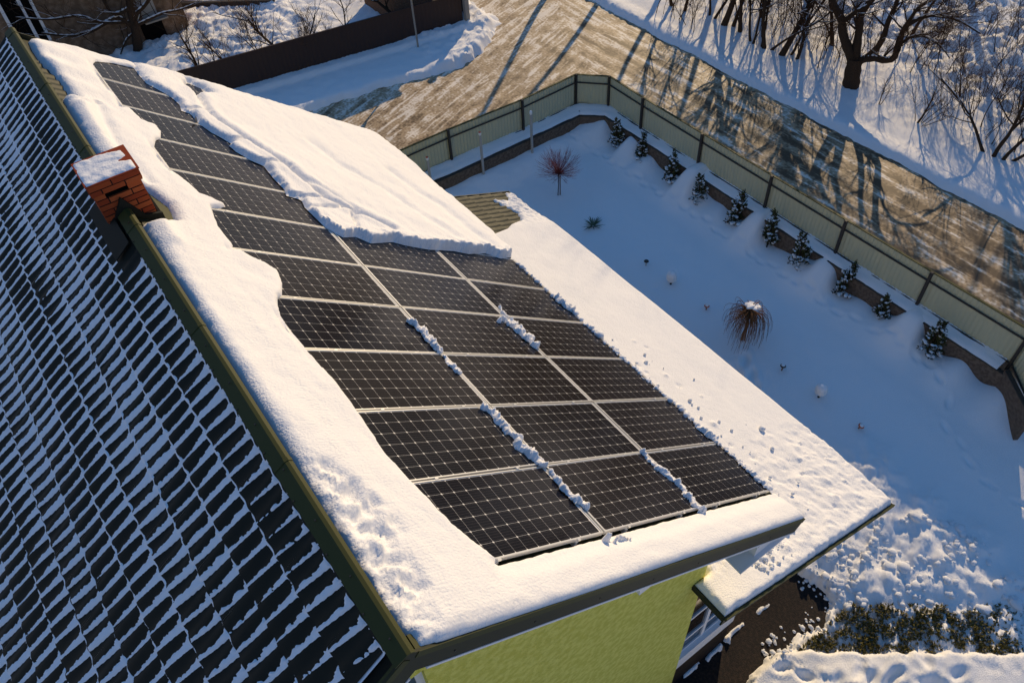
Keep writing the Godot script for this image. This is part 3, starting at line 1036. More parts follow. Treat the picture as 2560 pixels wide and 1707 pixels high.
func panels() -> void:
	var bs := Basis(Vector3.RIGHT, EN, EV)
	var frame := Buf.new()
	var L := 1.97
	var W := 0.992
	frame.cube(Vector3(0, -0.04, 0), Vector3(0.014, 0.004, L))
	frame.cube(Vector3(W - 0.014, -0.04, 0), Vector3(W, 0.004, L))
	frame.cube(Vector3(0.014, -0.04, 0), Vector3(W - 0.014, 0.0042, 0.014))
	frame.cube(Vector3(0.014, -0.04, L - 0.014), Vector3(W - 0.014, 0.0042, L))
	var frame_m := frame.mesh()
	var sheet := cube_mesh(Vector3(0.014, -0.03, 0.014), Vector3(W - 0.014, -0.004, L - 0.014))
	var c := Buf.new()
	var a := 0.0778
	var b := 0.0672
	var pts := [Vector3(-a, 0, -b), Vector3(-b, 0, -a), Vector3(b, 0, -a), Vector3(a, 0, -b), Vector3(a, 0, b), Vector3(b, 0, a), Vector3(-b, 0, a), Vector3(-a, 0, b)]
	for k in 8:
		c.v.append(pts[k])
		c.n.append(Vector3.UP)
		c.uv.append(Vector2(pts[k].z / 0.155 + 0.5, pts[k].x / 0.155 + 0.5))
	for k in range(1, 7):
		c.ix.append_array([0, k, k + 1])
	var cell_m := c.mesh()
	var cells := SurfaceTool.new()
	cells.begin(Mesh.PRIMITIVE_TRIANGLES)
	var spots := []
	for i in 6:
		for j in 12:
			spots.append(Vector3(0.0215 + 0.1582 * (i + 0.5), -0.0034, 0.0359 + 0.1582 * (j + 0.5)))
	for s in spots:
		cells.append_from(cell_m, 0, Transform3D(Basis.IDENTITY, s))
	var cells_m := cells.commit()
	var clamp_m := cube_mesh(Vector3(-0.014, -0.006, -0.02), Vector3(0.014, 0.008, 0.02))
	var col := ["column nearest the ridge", "middle column", "column nearest the eave"]
	for j in 3:
		for i in 11:
			if j > 0 and i > 5 and not (j == 1 and i == 10): continue
			if j == 2 and i == 10: continue
			var row: String = ORD[i] + " row" + (" from the front" if i > 0 and i < 10 else "")
			var p := thing("solar_panel", "dark solar panel in the %s, %s" % [row, col[j]], "solar panel", Vector3(i * PU, 0, 0) + EV * (j * PW), "solar panels on the sunny roof slope")
			p.basis = bs * Basis(Vector3(1, 0, 0), rng.randf_range(-0.004, 0.004)) * Basis(Vector3(0, 0, 1), rng.randf_range(-0.004, 0.004))
			var cm: Material = M.cells[rng.randi() % 3]
			part("frame", frame_m, M.alu, p)
			part("backsheet", sheet, M.sheet, p)
			if i < 5:
				for s in spots: part("cell", cell_m, cm, p, Transform3D(Basis.IDENTITY, s))
			else:
				part("cells", cells_m, cm, p).set_meta("kind", "stuff")
			for z in [0.42, 1.55]:
				part("clamp", clamp_m, M.alu, p, Transform3D(Basis.IDENTITY, Vector3(-0.01, 0, z)))
	var q := Buf.new()
	for v in [0.42, 1.55, 2.41, 3.54, 4.4, 5.53]:
		fbox(q, Vector3.ZERO, Vector3.RIGHT, EV, EN, -0.012, 11.2, v - 0.02, v + 0.02, -0.1, -0.041)
	var r := top("mounting_rails", q.mesh(), M.alu)
	tag(r, "aluminium mounting rails under the rows of solar panels", "rail")


# ---------------------------------------------------------------- snow on the roofs
func roof_snow() -> void:
	var U := Vector3.RIGHT
	var edge := PackedVector2Array([Vector2(10.66, 0.03), Vector2(10.23, -0.01), Vector2(9.79, -0.02), Vector2(9.44, 0.02), Vector2(9.01, -0.01), Vector2(9.02, 0.09), Vector2(8.64, 0.15), Vector2(8.57, 0.32), Vector2(8.38, 0.34), Vector2(8.09, 0.24), Vector2(7.97, 0.13), Vector2(7.68, 0.01), Vector2(7.39, -0.01), Vector2(7.00, 0.01), Vector2(6.66, 0.14), Vector2(6.43, 0.19), Vector2(6.30, 0.34), Vector2(6.18, 0.44), Vector2(6.10, 0.34), Vector2(6.05, 0.19), Vector2(5.83, 0.14), Vector2(5.55, 0.09), Vector2(5.30, 0.09), Vector2(5.11, 0.10), Vector2(4.99, 0.03), Vector2(5.00, 0.13), Vector2(4.86, 0.24), Vector2(4.76, 0.37), Vector2(4.60, 0.46)])
	var edge2 := PackedVector2Array([Vector2(4.31, 0.38), Vector2(4.06, 0.26), Vector2(3.99, 0.17), Vector2(3.79, 0.08), Vector2(3.57, 0.02), Vector2(3.35, 0.01), Vector2(2.95, 0.04), Vector2(2.51, 0.09), Vector2(2.19, 0.10), Vector2(1.75, 0.08), Vector2(1.40, 0.06), Vector2(1.13, 0.09), Vector2(0.83, 0.13), Vector2(0.63, 0.16), Vector2(0.44, 0.19), Vector2(0.27, 0.27), Vector2(0.12, 0.34), Vector2(-0.03, 0.40)])
	var ridge := PackedVector2Array([Vector2(-0.025, 6.02), Vector2(-0.54, 6.06), Vector2(-0.548, 4.5), Vector2(-0.54, 3.0), Vector2(-0.55, 1.2), Vector2(-0.54, -0.6), Vector2(-0.52, -0.8), Vector2(-0.3, -0.85), Vector2(0.4, -0.835), Vector2(1.4, -0.845), Vector2(2.6, -0.85), Vector2(3.6, -0.865), Vector2(4.6, -0.845), Vector2(5.45, -0.83), Vector2(5.52, -0.62), Vector2(5.6, -0.5), Vector2(5.62, -0.4), Vector2(6.0, -0.36), Vector2(6.3, -0.48), Vector2(6.5, -0.74), Vector2(7.2, -0.855), Vector2(8.5, -0.82), Vector2(8.98, -0.8), Vector2(9.0, -0.7), Vector2(8.98, -0.64), Vector2(9.35, -0.68), Vector2(9.6, -0.66), Vector2(9.96, -0.7), Vector2(10.2, -0.77), Vector2(10.83, -0.77), Vector2(11.2, -0.74), Vector2(11.3, -0.66), Vector2(11.36, 0.9), Vector2(11.10, 0.9), Vector2(11.0, 0.4), Vector2(10.84, 0.12)])
	var strip := edge.duplicate()
	strip.append_array(edge2)
	strip.append_array(ridge)
	var tramp := PackedVector2Array([Vector2(1.42, -0.76), Vector2(1.2, -0.58), Vector2(0.98, -0.50), Vector2(0.71, -0.44), Vector2(0.47, -0.45), Vector2(0.21, -0.52), Vector2(-0.06, -0.55), Vector2(-0.40, -0.70), Vector2(-0.25, -0.86), Vector2(0.25, -0.82), Vector2(0.67, -0.82), Vector2(1.07, -0.82)])
	var h := 0.03
	var u0 := -0.62
	var v0 := -0.98
	var nu := 404
	var nv := 246
	var d := sdf([strip], u0, v0, h, nu, nv, 0.5)
	var td := sdf([tramp], u0, v0, h, nu, nv, 0.3)
	var z0 := PackedFloat32Array()
	var z1 := PackedFloat32Array()
	z0.resize(nu * nv)
	z1.resize(nu * nv)
	var roll := PackedVector2Array([Vector2(5.0, -0.66), Vector2(6.6, -0.62), Vector2(7.6, -0.7), Vector2(8.6, -0.66)])
	var fold := PackedVector2Array([Vector2(6.5, -0.45), Vector2(7.6, -0.52), Vector2(8.6, -0.42), Vector2(9.6, -0.3), Vector2(10.4, -0.4)])
	for j in nv:
		for i in nu:
			var k := j * nu + i
			if d[k] < -0.1: continue
			var u := u0 + i * h
			var v := v0 + j * h
			var on_panel := u > -0.01 and v > -0.01 and u < 11.13
			z0[k] = 0.005 if on_panel else -0.1 if u > -0.5 else -0.05
			var e := d[k] + 0.012 * fb.get_noise_2d(u * 4, v * 4)
			var front := ss(0.05, -0.1, u) * ss(0.2, 0.5, v)
			var n := 0.05 + 0.03 * fb.get_noise_2d(u * 0.5, v * 0.9) + 0.012 * fb.get_noise_2d(u * 1.6, v * 2.2) + 0.004 * fb.get_noise_2d(u * 6, v * 6)
			n = lerpf(n, -0.02 + 0.05 * ss(-0.06, -0.3, u) + 0.012 * fb.get_noise_2d(u * 3, v * 2), front)
			var r := lerpf(0.14, 0.05 if u > -0.25 else 0.1, front)
			if on_panel: r = 0.09
			if u > 4.8 and u < 8.9 and v < -0.3:
				n += 0.045 * exp(-pow(line_dist(Vector2(u, v), roll) / 0.09, 2.0))
				n -= 0.05 * exp(-pow(line_dist(Vector2(u, v), fold) / 0.07, 2.0))
			if v < 0.0 and u > 8.8: n += 0.02 * sin(u * 9.0 + 3.0 * v) * ss(0.0, -0.5, v)
			var t := ss(-0.1, 0.08, td[k] + 0.1 * fb.get_noise_2d(u * 3, v * 3))
			if t > 0.0:
				n += t * (-0.035 + 0.09 * fb.get_noise_2d(u * 5.0, v * 5.0) + 0.05 * cell.get_noise_2d(u * 7, v * 7))
			n = maxf(n, z0[k] + 0.012)
			z1[k] = lerpf(z0[k], n, dome(e, r))
	var s := top("ridge_snow", patch(u0, v0, h, nu, nv, d, z0, z1, Vector3.ZERO, U, EV, EN), M.snow)
	tag(s, "band of snow along the ridge and the front verge beside the solar panels", "snow")
	# the big slab over the far panels
	var slab := PackedVector2Array([Vector2(11.36, 0.8), Vector2(11.10, 0.79), Vector2(10.72, 0.78), Vector2(10.43, 0.79), Vector2(10.27, 0.93), Vector2(10.10, 1.07), Vector2(9.80, 1.12), Vector2(9.52, 1.05), Vector2(9.48, 1.19), Vector2(9.14, 1.18), Vector2(8.85, 1.29), Vector2(8.72, 1.40), Vector2(8.55, 1.51), Vector2(8.44, 1.42), Vector2(8.25, 1.46), Vector2(8.02, 1.62), Vector2(7.92, 1.78), Vector2(7.50, 1.75), Vector2(7.16, 1.77), Vector2(6.93, 1.70), Vector2(6.88, 1.93), Vector2(6.63, 1.86), Vector2(6.06, 1.91), Vector2(5.82, 2.08), Vector2(5.91, 2.36), Vector2(5.77, 2.55), Vector2(5.94, 3.07), Vector2(5.89, 3.29), Vector2(5.88, 3.78), Vector2(5.98, 4.38), Vector2(5.96, 4.72), Vector2(6.10, 5.25), Vector2(5.99, 5.55), Vector2(6.13, 5.97)])
	slab.append_array(PackedVector2Array([Vector2(6.8, 6.12), Vector2(8.0, 6.16), Vector2(9.3, 6.16), Vector2(10.5, 6.14), Vector2(11.1, 6.05), Vector2(11.36, 5.8)]))
	var hole := PackedVector2Array([Vector2(10.83, 1.57), Vector2(11.11, 1.72), Vector2(10.98, 1.95), Vector2(10.78, 2.0), Vector2(10.60, 1.81), Vector2(10.40, 1.58)])
	d = sdf([slab, hole], u0, v0, h, nu, nv, 0.6)
	var groove := PackedVector2Array([Vector2(10.35, 1.62), Vector2(9.6, 1.5), Vector2(9.2, 1.6), Vector2(8.6, 1.85), Vector2(8.1, 2.1), Vector2(7.4, 2.25), Vector2(6.9, 2.35), Vector2(6.5, 2.9), Vector2(6.2, 3.2)])
	var groove2 := PackedVector2Array([Vector2(7.7, 2.15), Vector2(7.2, 2.5), Vector2(6.7, 2.8), Vector2(6.35, 2.55)])
	var cracks := [[Vector2(9.52, 1.0), Vector2(9.6, 1.55)], [Vector2(8.56, 1.38), Vector2(8.66, 1.85)], [Vector2(7.98, 1.6), Vector2(7.92, 2.2)], [Vector2(6.95, 1.7), Vector2(6.85, 2.4)], [Vector2(6.55, 1.8), Vector2(6.7, 2.75)], [Vector2(6.0, 2.4), Vector2(6.5, 2.6)]]
	var val1 := PackedVector2Array([Vector2(9.4, 3.4), Vector2(8.6, 3.6), Vector2(7.8, 4.1), Vector2(7.0, 4.3), Vector2(6.3, 4.6)])
	var val2 := PackedVector2Array([Vector2(8.9, 4.9), Vector2(8.2, 5.0), Vector2(7.6, 5.3), Vector2(6.8, 5.3), Vector2(6.2, 5.5)])
	for j in nv:
		for i in nu:
			var k := j * nu + i
			if d[k] < -0.1: continue
			var u := u0 + i * h
			var v := v0 + j * h
			var p := Vector2(u, v)
			var on_panel := u < 11.13 and v < 5.95
			z0[k] = 0.004 if on_panel else -0.1
			var n := 0.11 + 0.035 * fb.get_noise_2d(u * 0.45 + 9, v * 0.5) + 0.012 * fb.get_noise_2d(u * 1.1, v * 2.2)
			n += 0.007 * fb.get_noise_2d(u * 1.6, v * 9.0 - u * 4.0) + 0.005 * fb.get_noise_2d(u * 4, v * 6)
			n += 0.05 * ss(9.0, 6.3, u) * ss(2.0, 4.0, v)
			if v < 3.6:
				var g := line_dist(p, groove)
				n -= 0.11 * exp(-pow((g + 0.02 * fb.get_noise_2d(u * 5, v * 5)) / 0.05, 2.0)) - 0.025 * exp(-pow((g - 0.16) / 0.09, 2.0))
				n -= 0.05 * exp(-pow(line_dist(p, groove2) / 0.05, 2.0))
				for cr in cracks:
					var cd := seg_dist(p, cr[0], cr[1]) + 0.02 * fb.get_noise_2d(u * 7, v * 7)
					if cd < 0.15: n -= 0.075 * exp(-pow(cd / 0.028, 2.0))
			if u < 10:
				n -= 0.05 * exp(-pow((line_dist(p, val1) + 0.04 * fb.get_noise_2d(u * 2, v * 2)) / 0.13, 2.0))
				n -= 0.055 * exp(-pow(line_dist(p, val2) / 0.14, 2.0))
			var lip := ss(0.32, 0.0, d[k]) * ss(6.6, 6.2, u)
			n += lip * (0.03 + 0.06 * fb.get_noise_2d(u * 4, v * 4.5) + 0.03 * cell.get_noise_2d(u * 5, v * 6))
			var r := 0.04 + 0.05 * ss(6.4, 7.5, u)
			if u > 10.6 or v > 5.9: r = 0.22
			z1[k] = lerpf(z0[k], maxf(n, z0[k] + 0.01), dome(d[k] + 0.03 * fb.get_noise_2d(u * 5, v * 5) - 0.012, r))
	s = top("snow_slab", patch(u0, v0, h, nu, nv, d, z0, z1, Vector3.ZERO, U, EV, EN), M.snow)
	tag(s, "thick slab of snow sliding over the far corner of the solar panels", "snow")
	# clumps that lie on the joints between panels
	clump([[3.67, 1.90, 0.05], [3.50, 1.97, 0.07], [3.30, 1.95, 0.075], [3.07, 1.94, 0.065]], "long smooth snow clump on the near-ridge panel joint below the slab", 0.07, 1)
	clump([[2.93, 1.95, 0.03], [2.79, 1.93, 0.055], [2.66, 1.95, 0.05]], "small snow clump on the near-ridge joint, crossing a panel corner", 0.05, 2)
	clump([[4.24, 4.04, 0.03], [4.12, 4.0, 0.04], [4.0, 3.97, 0.035]], "thin leaning snow flake on the joint toward the eave", 0.06, 3)
	clump([[3.9, 3.82, 0.06], [3.8, 3.9, 0.1], [3.62, 3.92, 0.1], [3.44, 3.94, 0.1], [3.27, 3.93, 0.07], [3.85, 3.68, 0.035]], "broad crumbly snow clump on the joint toward the eave", 0.08, 4)
	clump([[1.94, 1.84, 0.05], [1.83, 1.9, 0.06], [1.70, 1.86, 0.05], [1.56, 1.86, 0.06], [1.42, 1.92, 0.05], [1.30, 1.85, 0.08], [1.16, 1.9, 0.08], [1.02, 1.94, 0.07]], "longest lumpy chain of snow on the near-ridge joint, second row", 0.075, 5)
	clump([[0.88, 1.98, 0.025], [0.76, 1.97, 0.035], [0.62, 1.93, 0.05], [0.47, 1.96, 0.06], [0.36, 2.02, 0.05]], "smooth tapering snow clump on the near-ridge joint, front row", 0.06, 6)
	clump([[0.98, 3.88, 0.03], [0.82, 3.87, 0.04], [0.68, 3.88, 0.06], [0.5, 3.93, 0.06], [0.35, 3.97, 0.05], [0.2, 3.9, 0.06], [0.05, 3.88, 0.06], [-0.04, 3.96, 0.05]], "crumbly snow clump on the joint toward the eave, front row", 0.065, 7)
	clump([[-0.1, 1.9, 0.04], [-0.14, 1.98, 0.03]], "upright broken snow flake at the front panel edge", 0.13, 8)
	clump([[-0.12, 2.1, 0.05], [-0.17, 2.22, 0.035]], "low broken snow flake beside the upright one at the front panel edge", 0.08, 9)
	clump([[4.75, 5.86, 0.05], [4.62, 5.87, 0.07], [4.48, 5.9, 0.08], [4.38, 5.95, 0.05]], "jagged snow clump at the eave edge of the sixth panel row", 0.1, 10)
	clump([[3.98, 5.9, 0.05], [3.86, 5.93, 0.06]], "little snow clump at the eave edge of the fourth panel row", 0.06, 11)
	clump([[1.3, 5.82, 0.06], [1.15, 5.86, 0.07], [1.06, 5.92, 0.05]], "snow clump at the eave edge of the second panel row", 0.08, 12)
	clump([[0.55, 5.9, 0.04], [0.4, 5.9, 0.05], [0.2, 5.88, 0.05], [0.06, 5.9, 0.06]], "row of snow lumps at the eave end of the front panel row", 0.06, 13)
	# loose crumbs along the eave edge of the panels
	rng.seed = 5
	var q := Buf.new()
	for k in 260:
		var u := rng.randf_range(-0.02, 5.9)
		var v := 5.95 - absf(rng.randfn(0.0, 0.045)) - 0.06 * (fb.get_noise_2d(u * 1.5, 3) + 0.2)
		var r := absf(rng.randfn(0.012, 0.014)) + 0.005
		q.ball(EV * v + U * u + EN * (0.004 + r * 0.4), Vector3(r, r * 0.8, r) * 1.1, 4, 6, 0.25, rng)
	var cr := top("snow_crumbs", q.mesh(), M.snow_thin)
	tag(cr, "loose snow crumbs along the eave edge of the solar panels", "snow", "", "stuff")

func clump(c: Array, label: String, tall: float, sd: int) -> void:
	var lo_u := 1e9
	var hi_u := -1e9
	var lo_v := 1e9
	var hi_v := -1e9
	for q in c:
		lo_u = minf(lo_u, q[0] - q[2] * 1.6)
		hi_u = maxf(hi_u, q[0] + q[2] * 1.6)
		lo_v = minf(lo_v, q[1] - q[2] * 1.6)
		hi_v = maxf(hi_v, q[1] + q[2] * 1.6)
	var h := 0.0095
	var nu := int((hi_u - lo_u) / h) + 2
	var nv := int((hi_v - lo_v) / h) + 2
	var d := PackedFloat32Array()
	var z0 := PackedFloat32Array()
	var z1 := PackedFloat32Array()
	for j in nv:
		for i in nu:
			var p := Vector2(lo_u + i * h, lo_v + j * h)
			var m := -1.0
			for k in c.size():
				var a := Vector2(c[k][0], c[k][1])
				m = maxf(m, c[k][2] - p.distance_to(a))
				if k > 0 and sd != 4:
					var b := Vector2(c[k - 1][0], c[k - 1][1])
					m = maxf(m, minf(c[k][2], c[k - 1][2]) * 0.75 - seg_dist(p, a, b))
			m += 0.034 * fb.get_noise_2d(p.x * 8 + sd * 7, p.y * 8) + 0.012 * fb.get_noise_2d(p.x * 30, p.y * 30 + sd)
			d.append(m)
			var base := 0.005 if p.x > -0.03 and p.y < 5.95 else -0.1
			z0.append(base)
			z1.append(base + (tall * (0.85 + 0.9 * fb.get_noise_2d(p.x * 6 + sd * 3, p.y * 6)) - (base - 0.005)) * dome(m, 0.05) + 0.018 * fb.get_noise_2d(p.x * 22, p.y * 22 + sd) * ss(0.0, 0.02, m))
	var o := top("snow_clump", patch(lo_u, lo_v, h, nu, nv, d, z0, z1, Vector3.ZERO, Vector3.RIGHT, EV, EN), M.snow)
	tag(o, label, "snow", "snow clumps on the solar panels")

# snow caught in the tiles of the shaded slope: it fills the hollows and leaves slanting bare blades
func slope_snow() -> void:
	var hu := 0.0157
	var hw := 0.0193
	var nu := 750
	var nw := 250
	var p := PackedVector3Array()
	p.resize(nu * nw)
	var keep := PackedByteArray()
	keep.resize(nu * nw)
	var U := Vector3.RIGHT
	for j in nw:
		var w := 0.135 + j * hw
		var row := ceilf((w - 0.16) / 0.385)
		var lip := 0.16 + 0.385 * row
		var b := clampf((w - (lip - 0.385)) / 0.385, 0, 1)
		for i in nu:
			var u := -0.42 + i * hu
			if u > 4.9 and u < 6.3 and w < 0.44: continue
			var k := j * nu + i
			var tb: float = lerpf(-0.004, 0.008, b)
			var wave := 0.009 * cos(TAU * ((-0.395 + 0.188 * 64 - u) / 0.188 - 0.25))
			var base := tb + wave
			# bare blade: a straight edge on its high side, a ragged edge on its low side
			var q := u - 0.112 - 0.055 * (row - 1.0) + 0.08 * (1.0 - b)
			var ph := fposmod(q, 0.189)
			var to_straight := ph
			var n1 := lo.get_noise_2d(floorf(q / 0.189) * 3.7, row * 5.1)
			var bare := ss(2.9, 0.3, u + 0.35 * w + 0.7 * fb.get_noise_2d(u * 0.8, w * 0.8))
			var width := 0.142 - 0.048 * (1.0 - b) + 0.036 * bare + 0.026 * n1 + 0.05 * fb.get_noise_2d(u * 0.55 + 20, w * 0.8) - 0.03 * ss(0.2, 0.02, b)
			width += (0.018 + 0.02 * bare) * fb.get_noise_2d(u * 9, w * 9) + 0.012 * fb.get_noise_2d(u * 30, w * 30)
			var to_ragged := (0.189 - ph) - maxf(width, 0.004)
			var s := minf(to_straight - 0.002, to_ragged)
			var seam := 0.002 - absf(w - lip + 0.002) if b > 0.5 else 0.013 - absf(w - (lip - 0.385) - 0.011)
			seam += 0.009 * fb.get_noise_2d(u * 7 + 50, w * 5) - 0.012 * bare
			s = maxf(s, seam)
			var t := -0.008 + 0.02 * ss(-0.008, 0.012, s) + 0.005 * fb.get_noise_2d(u * 14, w * 14) * ss(0.0, 0.02, s)
			if s > 0.0: base = lerpf(base, tb - 0.004, 0.5)
			keep[k] = 1
			p[k] = APEX + U * u + WV * w + WN * (base + t)
	var o := top("slope_snow", grid_mesh(p, nu, nw, keep, WN), M.snow_thin)
	tag(o, "thin blue-shaded snow caught in the hollows of the roof tiles", "snow", "", "stuff")

func veranda_snow() -> void:
	var U := Vector3.RIGHT
	var h := 0.032
	var u0 := -0.75
	var s0 := -0.1
	var nu := 376
	var ns := 165
	var poly := PackedVector2Array([Vector2(-0.6, 0.02), Vector2(-0.61, 1.5), Vector2(-0.6, 3.0), Vector2(-0.6, 5.0), Vector2(0.3, 5.09), Vector2(2.0, 5.1), Vector2(4.0, 5.12), Vector2(6.0, 5.13), Vector2(8.0, 5.12), Vector2(9.4, 5.12), Vector2(10.2, 5.05), Vector2(11.1, 5.05), Vector2(11.15, 4.85), Vector2(10.75, 4.65), Vector2(10.9, 4.2), Vector2(10.5, 4.3), Vector2(10.15, 4.5), Vector2(9.75, 4.3), Vector2(9.65, 3.9), Vector2(9.45, 3.6), Vector2(9.3, 3.1), Vector2(9.2, 2.5), Vector2(9.2, 0.3), Vector2(0.02, 0.3), Vector2(0.0, 0.02)])
	var d := sdf([poly], u0, s0, h, nu, ns, 0.5)
	var z0 := PackedFloat32Array()
	var z1 := PackedFloat32Array()
	z0.resize(nu * ns)
	z1.resize(nu * ns)
	for j in ns:
		for i in nu:
			var k := j * nu + i
			var u := u0 + i * h
			var s := s0 + j * h
			z0[k] = -0.02
			var n := 0.12 + 0.02 * fb.get_noise_2d(u * 0.4, s * 0.6) + 0.003 * fb.get_noise_2d(u * 5, s * 5)
			# debris that slid from the panels
			var deb := ss(2.9, 1.9, s + 0.25 * fb.get_noise_2d(u * 1.2, s)) * ss(-0.3, 0.6, u) * ss(6.2, 4.6, u)
			n += deb * (0.02 + 0.13 * maxf(0.0, fb.get_noise_2d(u * 3.2, s * 3.2)) + 0.15 * maxf(0.0, fb.get_noise_2d(u * 7, s * 7)))
			# trampled front end
			var tr := ss(1.7, 0.5, u + 0.5 * fb.get_noise_2d(u, s) - 0.15 * (s - 2.0)) * ss(0.7, 1.5, s + 0.5 * (u + 0.2))
			n += tr * (-0.01 + 0.045 * fb.get_noise_2d(u * 1.6, s * 1.6) + 0.06 * minf(0.0, 0.18 + fb.get_noise_2d(u * 3.6, s * 3.6)) + 0.05 * maxf(0.0, fb.get_noise_2d(u * 5.1 + 40, s * 5.1) - 0.15))
			var back := ss(9.2, 10.2, u)
			n = lerpf(n, 0.045 + 0.05 * fb.get_noise_2d(u * 6, s * 6), back)
			var r := 0.12
			if u < -0.3: r = 0.07
			var e := d[k] + 0.03 * fb.get_noise_2d(u * 3, s * 3) * ss(0.3, -0.4, u)
			z1[k] = lerpf(z0[k], n, dome(e, r))
	rng.seed = 15
	for c in 70:  # single dents and lumps
		var u := rng.randf_range(-0.3, 5.0)
		var s := rng.randf_range(1.3, 4.6) if u < 1.6 else rng.randf_range(1.3, 3.6)
		var r := rng.randf_range(0.025, 0.07)
		var a := rng.randf_range(0.02, 0.05) * (1.0 if rng.randf() < 0.6 else -1.0)
		for j in range(maxi(0, int((s - 0.2 - s0) / h)), mini(ns, int((s + 0.2 - s0) / h))):
			for i in range(maxi(0, int((u - 0.2 - u0) / h)), mini(nu, int((u + 0.2 - u0) / h))):
				z1[j * nu + i] += a * exp(-Vector2(u0 + i * h - u, s0 + j * h - s).length_squared() / (r * r))
	var o := top("veranda_snow", patch(u0, s0, h, nu, ns, d, z0, z1, PA, U, PV, PN), M.snow)
	tag(o, "smooth blanket of snow on the low veranda roof", "snow")
	# debris: crumbs fallen from the panels
	var q := Buf.new()
	for k in 1100:
		var u := rng.randf_range(-0.1, 5.4)
		if rng.randf() < 0.35: u = rng.randf_range(2.6, 4.4)
		var s := 1.55 + absf(rng.randfn(0.0, 0.42))
		if rng.randf() < 0.06: s += rng.randf_range(0.3, 1.6)
		var r := absf(rng.randfn(0.014, 0.022)) + 0.007
		q.ball(PA + U * u + PV * s + PN * (0.125 + r * 0.35 + 0.03 * ss(2.6, 1.9, s)), Vector3(r, r * 0.8, r) * 1.05, 4, 6, 0.3, rng)
	for k in 170:  # by the wall under the verge
		var u := rng.randf_range(-0.45, 0.5)
		var s := 1.1 + absf(rng.randfn(0.3, 0.4))
		var r := absf(rng.randfn(0.012, 0.014)) + 0.006
		q.ball(PA + U * u + PV * s + PN * (0.12 + r * 0.3), Vector3(r, r * 0.8, r) * 1.05, 4, 6, 0.3, rng)
	var cr := top("snow_crumbs", q.mesh(), M.snow_thin)
	tag(cr, "snow crumbs and lumps scattered on the veranda roof below the panels", "snow", "", "stuff")


# ---------------------------------------------------------------- fences and walls
func corrugated(a: Vector3, b: Vector3, tall: float, pitch: float, deep: float) -> ArrayMesh:
	var along := b - a
	var len := along.length()
	var dir := along / len
	var out := dir.cross(Vector3.UP).normalized()
	var p := PackedVector3Array()
	var keep := PackedByteArray()
	var xs := []
	var x := 0.0
	var f := 0
	var step := [0.34, 0.16, 0.34, 0.16]
	while x < len:
		xs.append([x, deep if f % 4 in [1, 2] else 0.0])
		x += pitch * step[f % 4]
		f += 1
	xs.append([len, 0.0])
	for r in 2:
		for q in xs:
			p.append(a + dir * q[0] + out * q[1] + along.normalized() * 0.0 + Vector3.UP * (tall * r))
			keep.append(1)
	return grid_mesh(p, xs.size(), 2, keep, out)

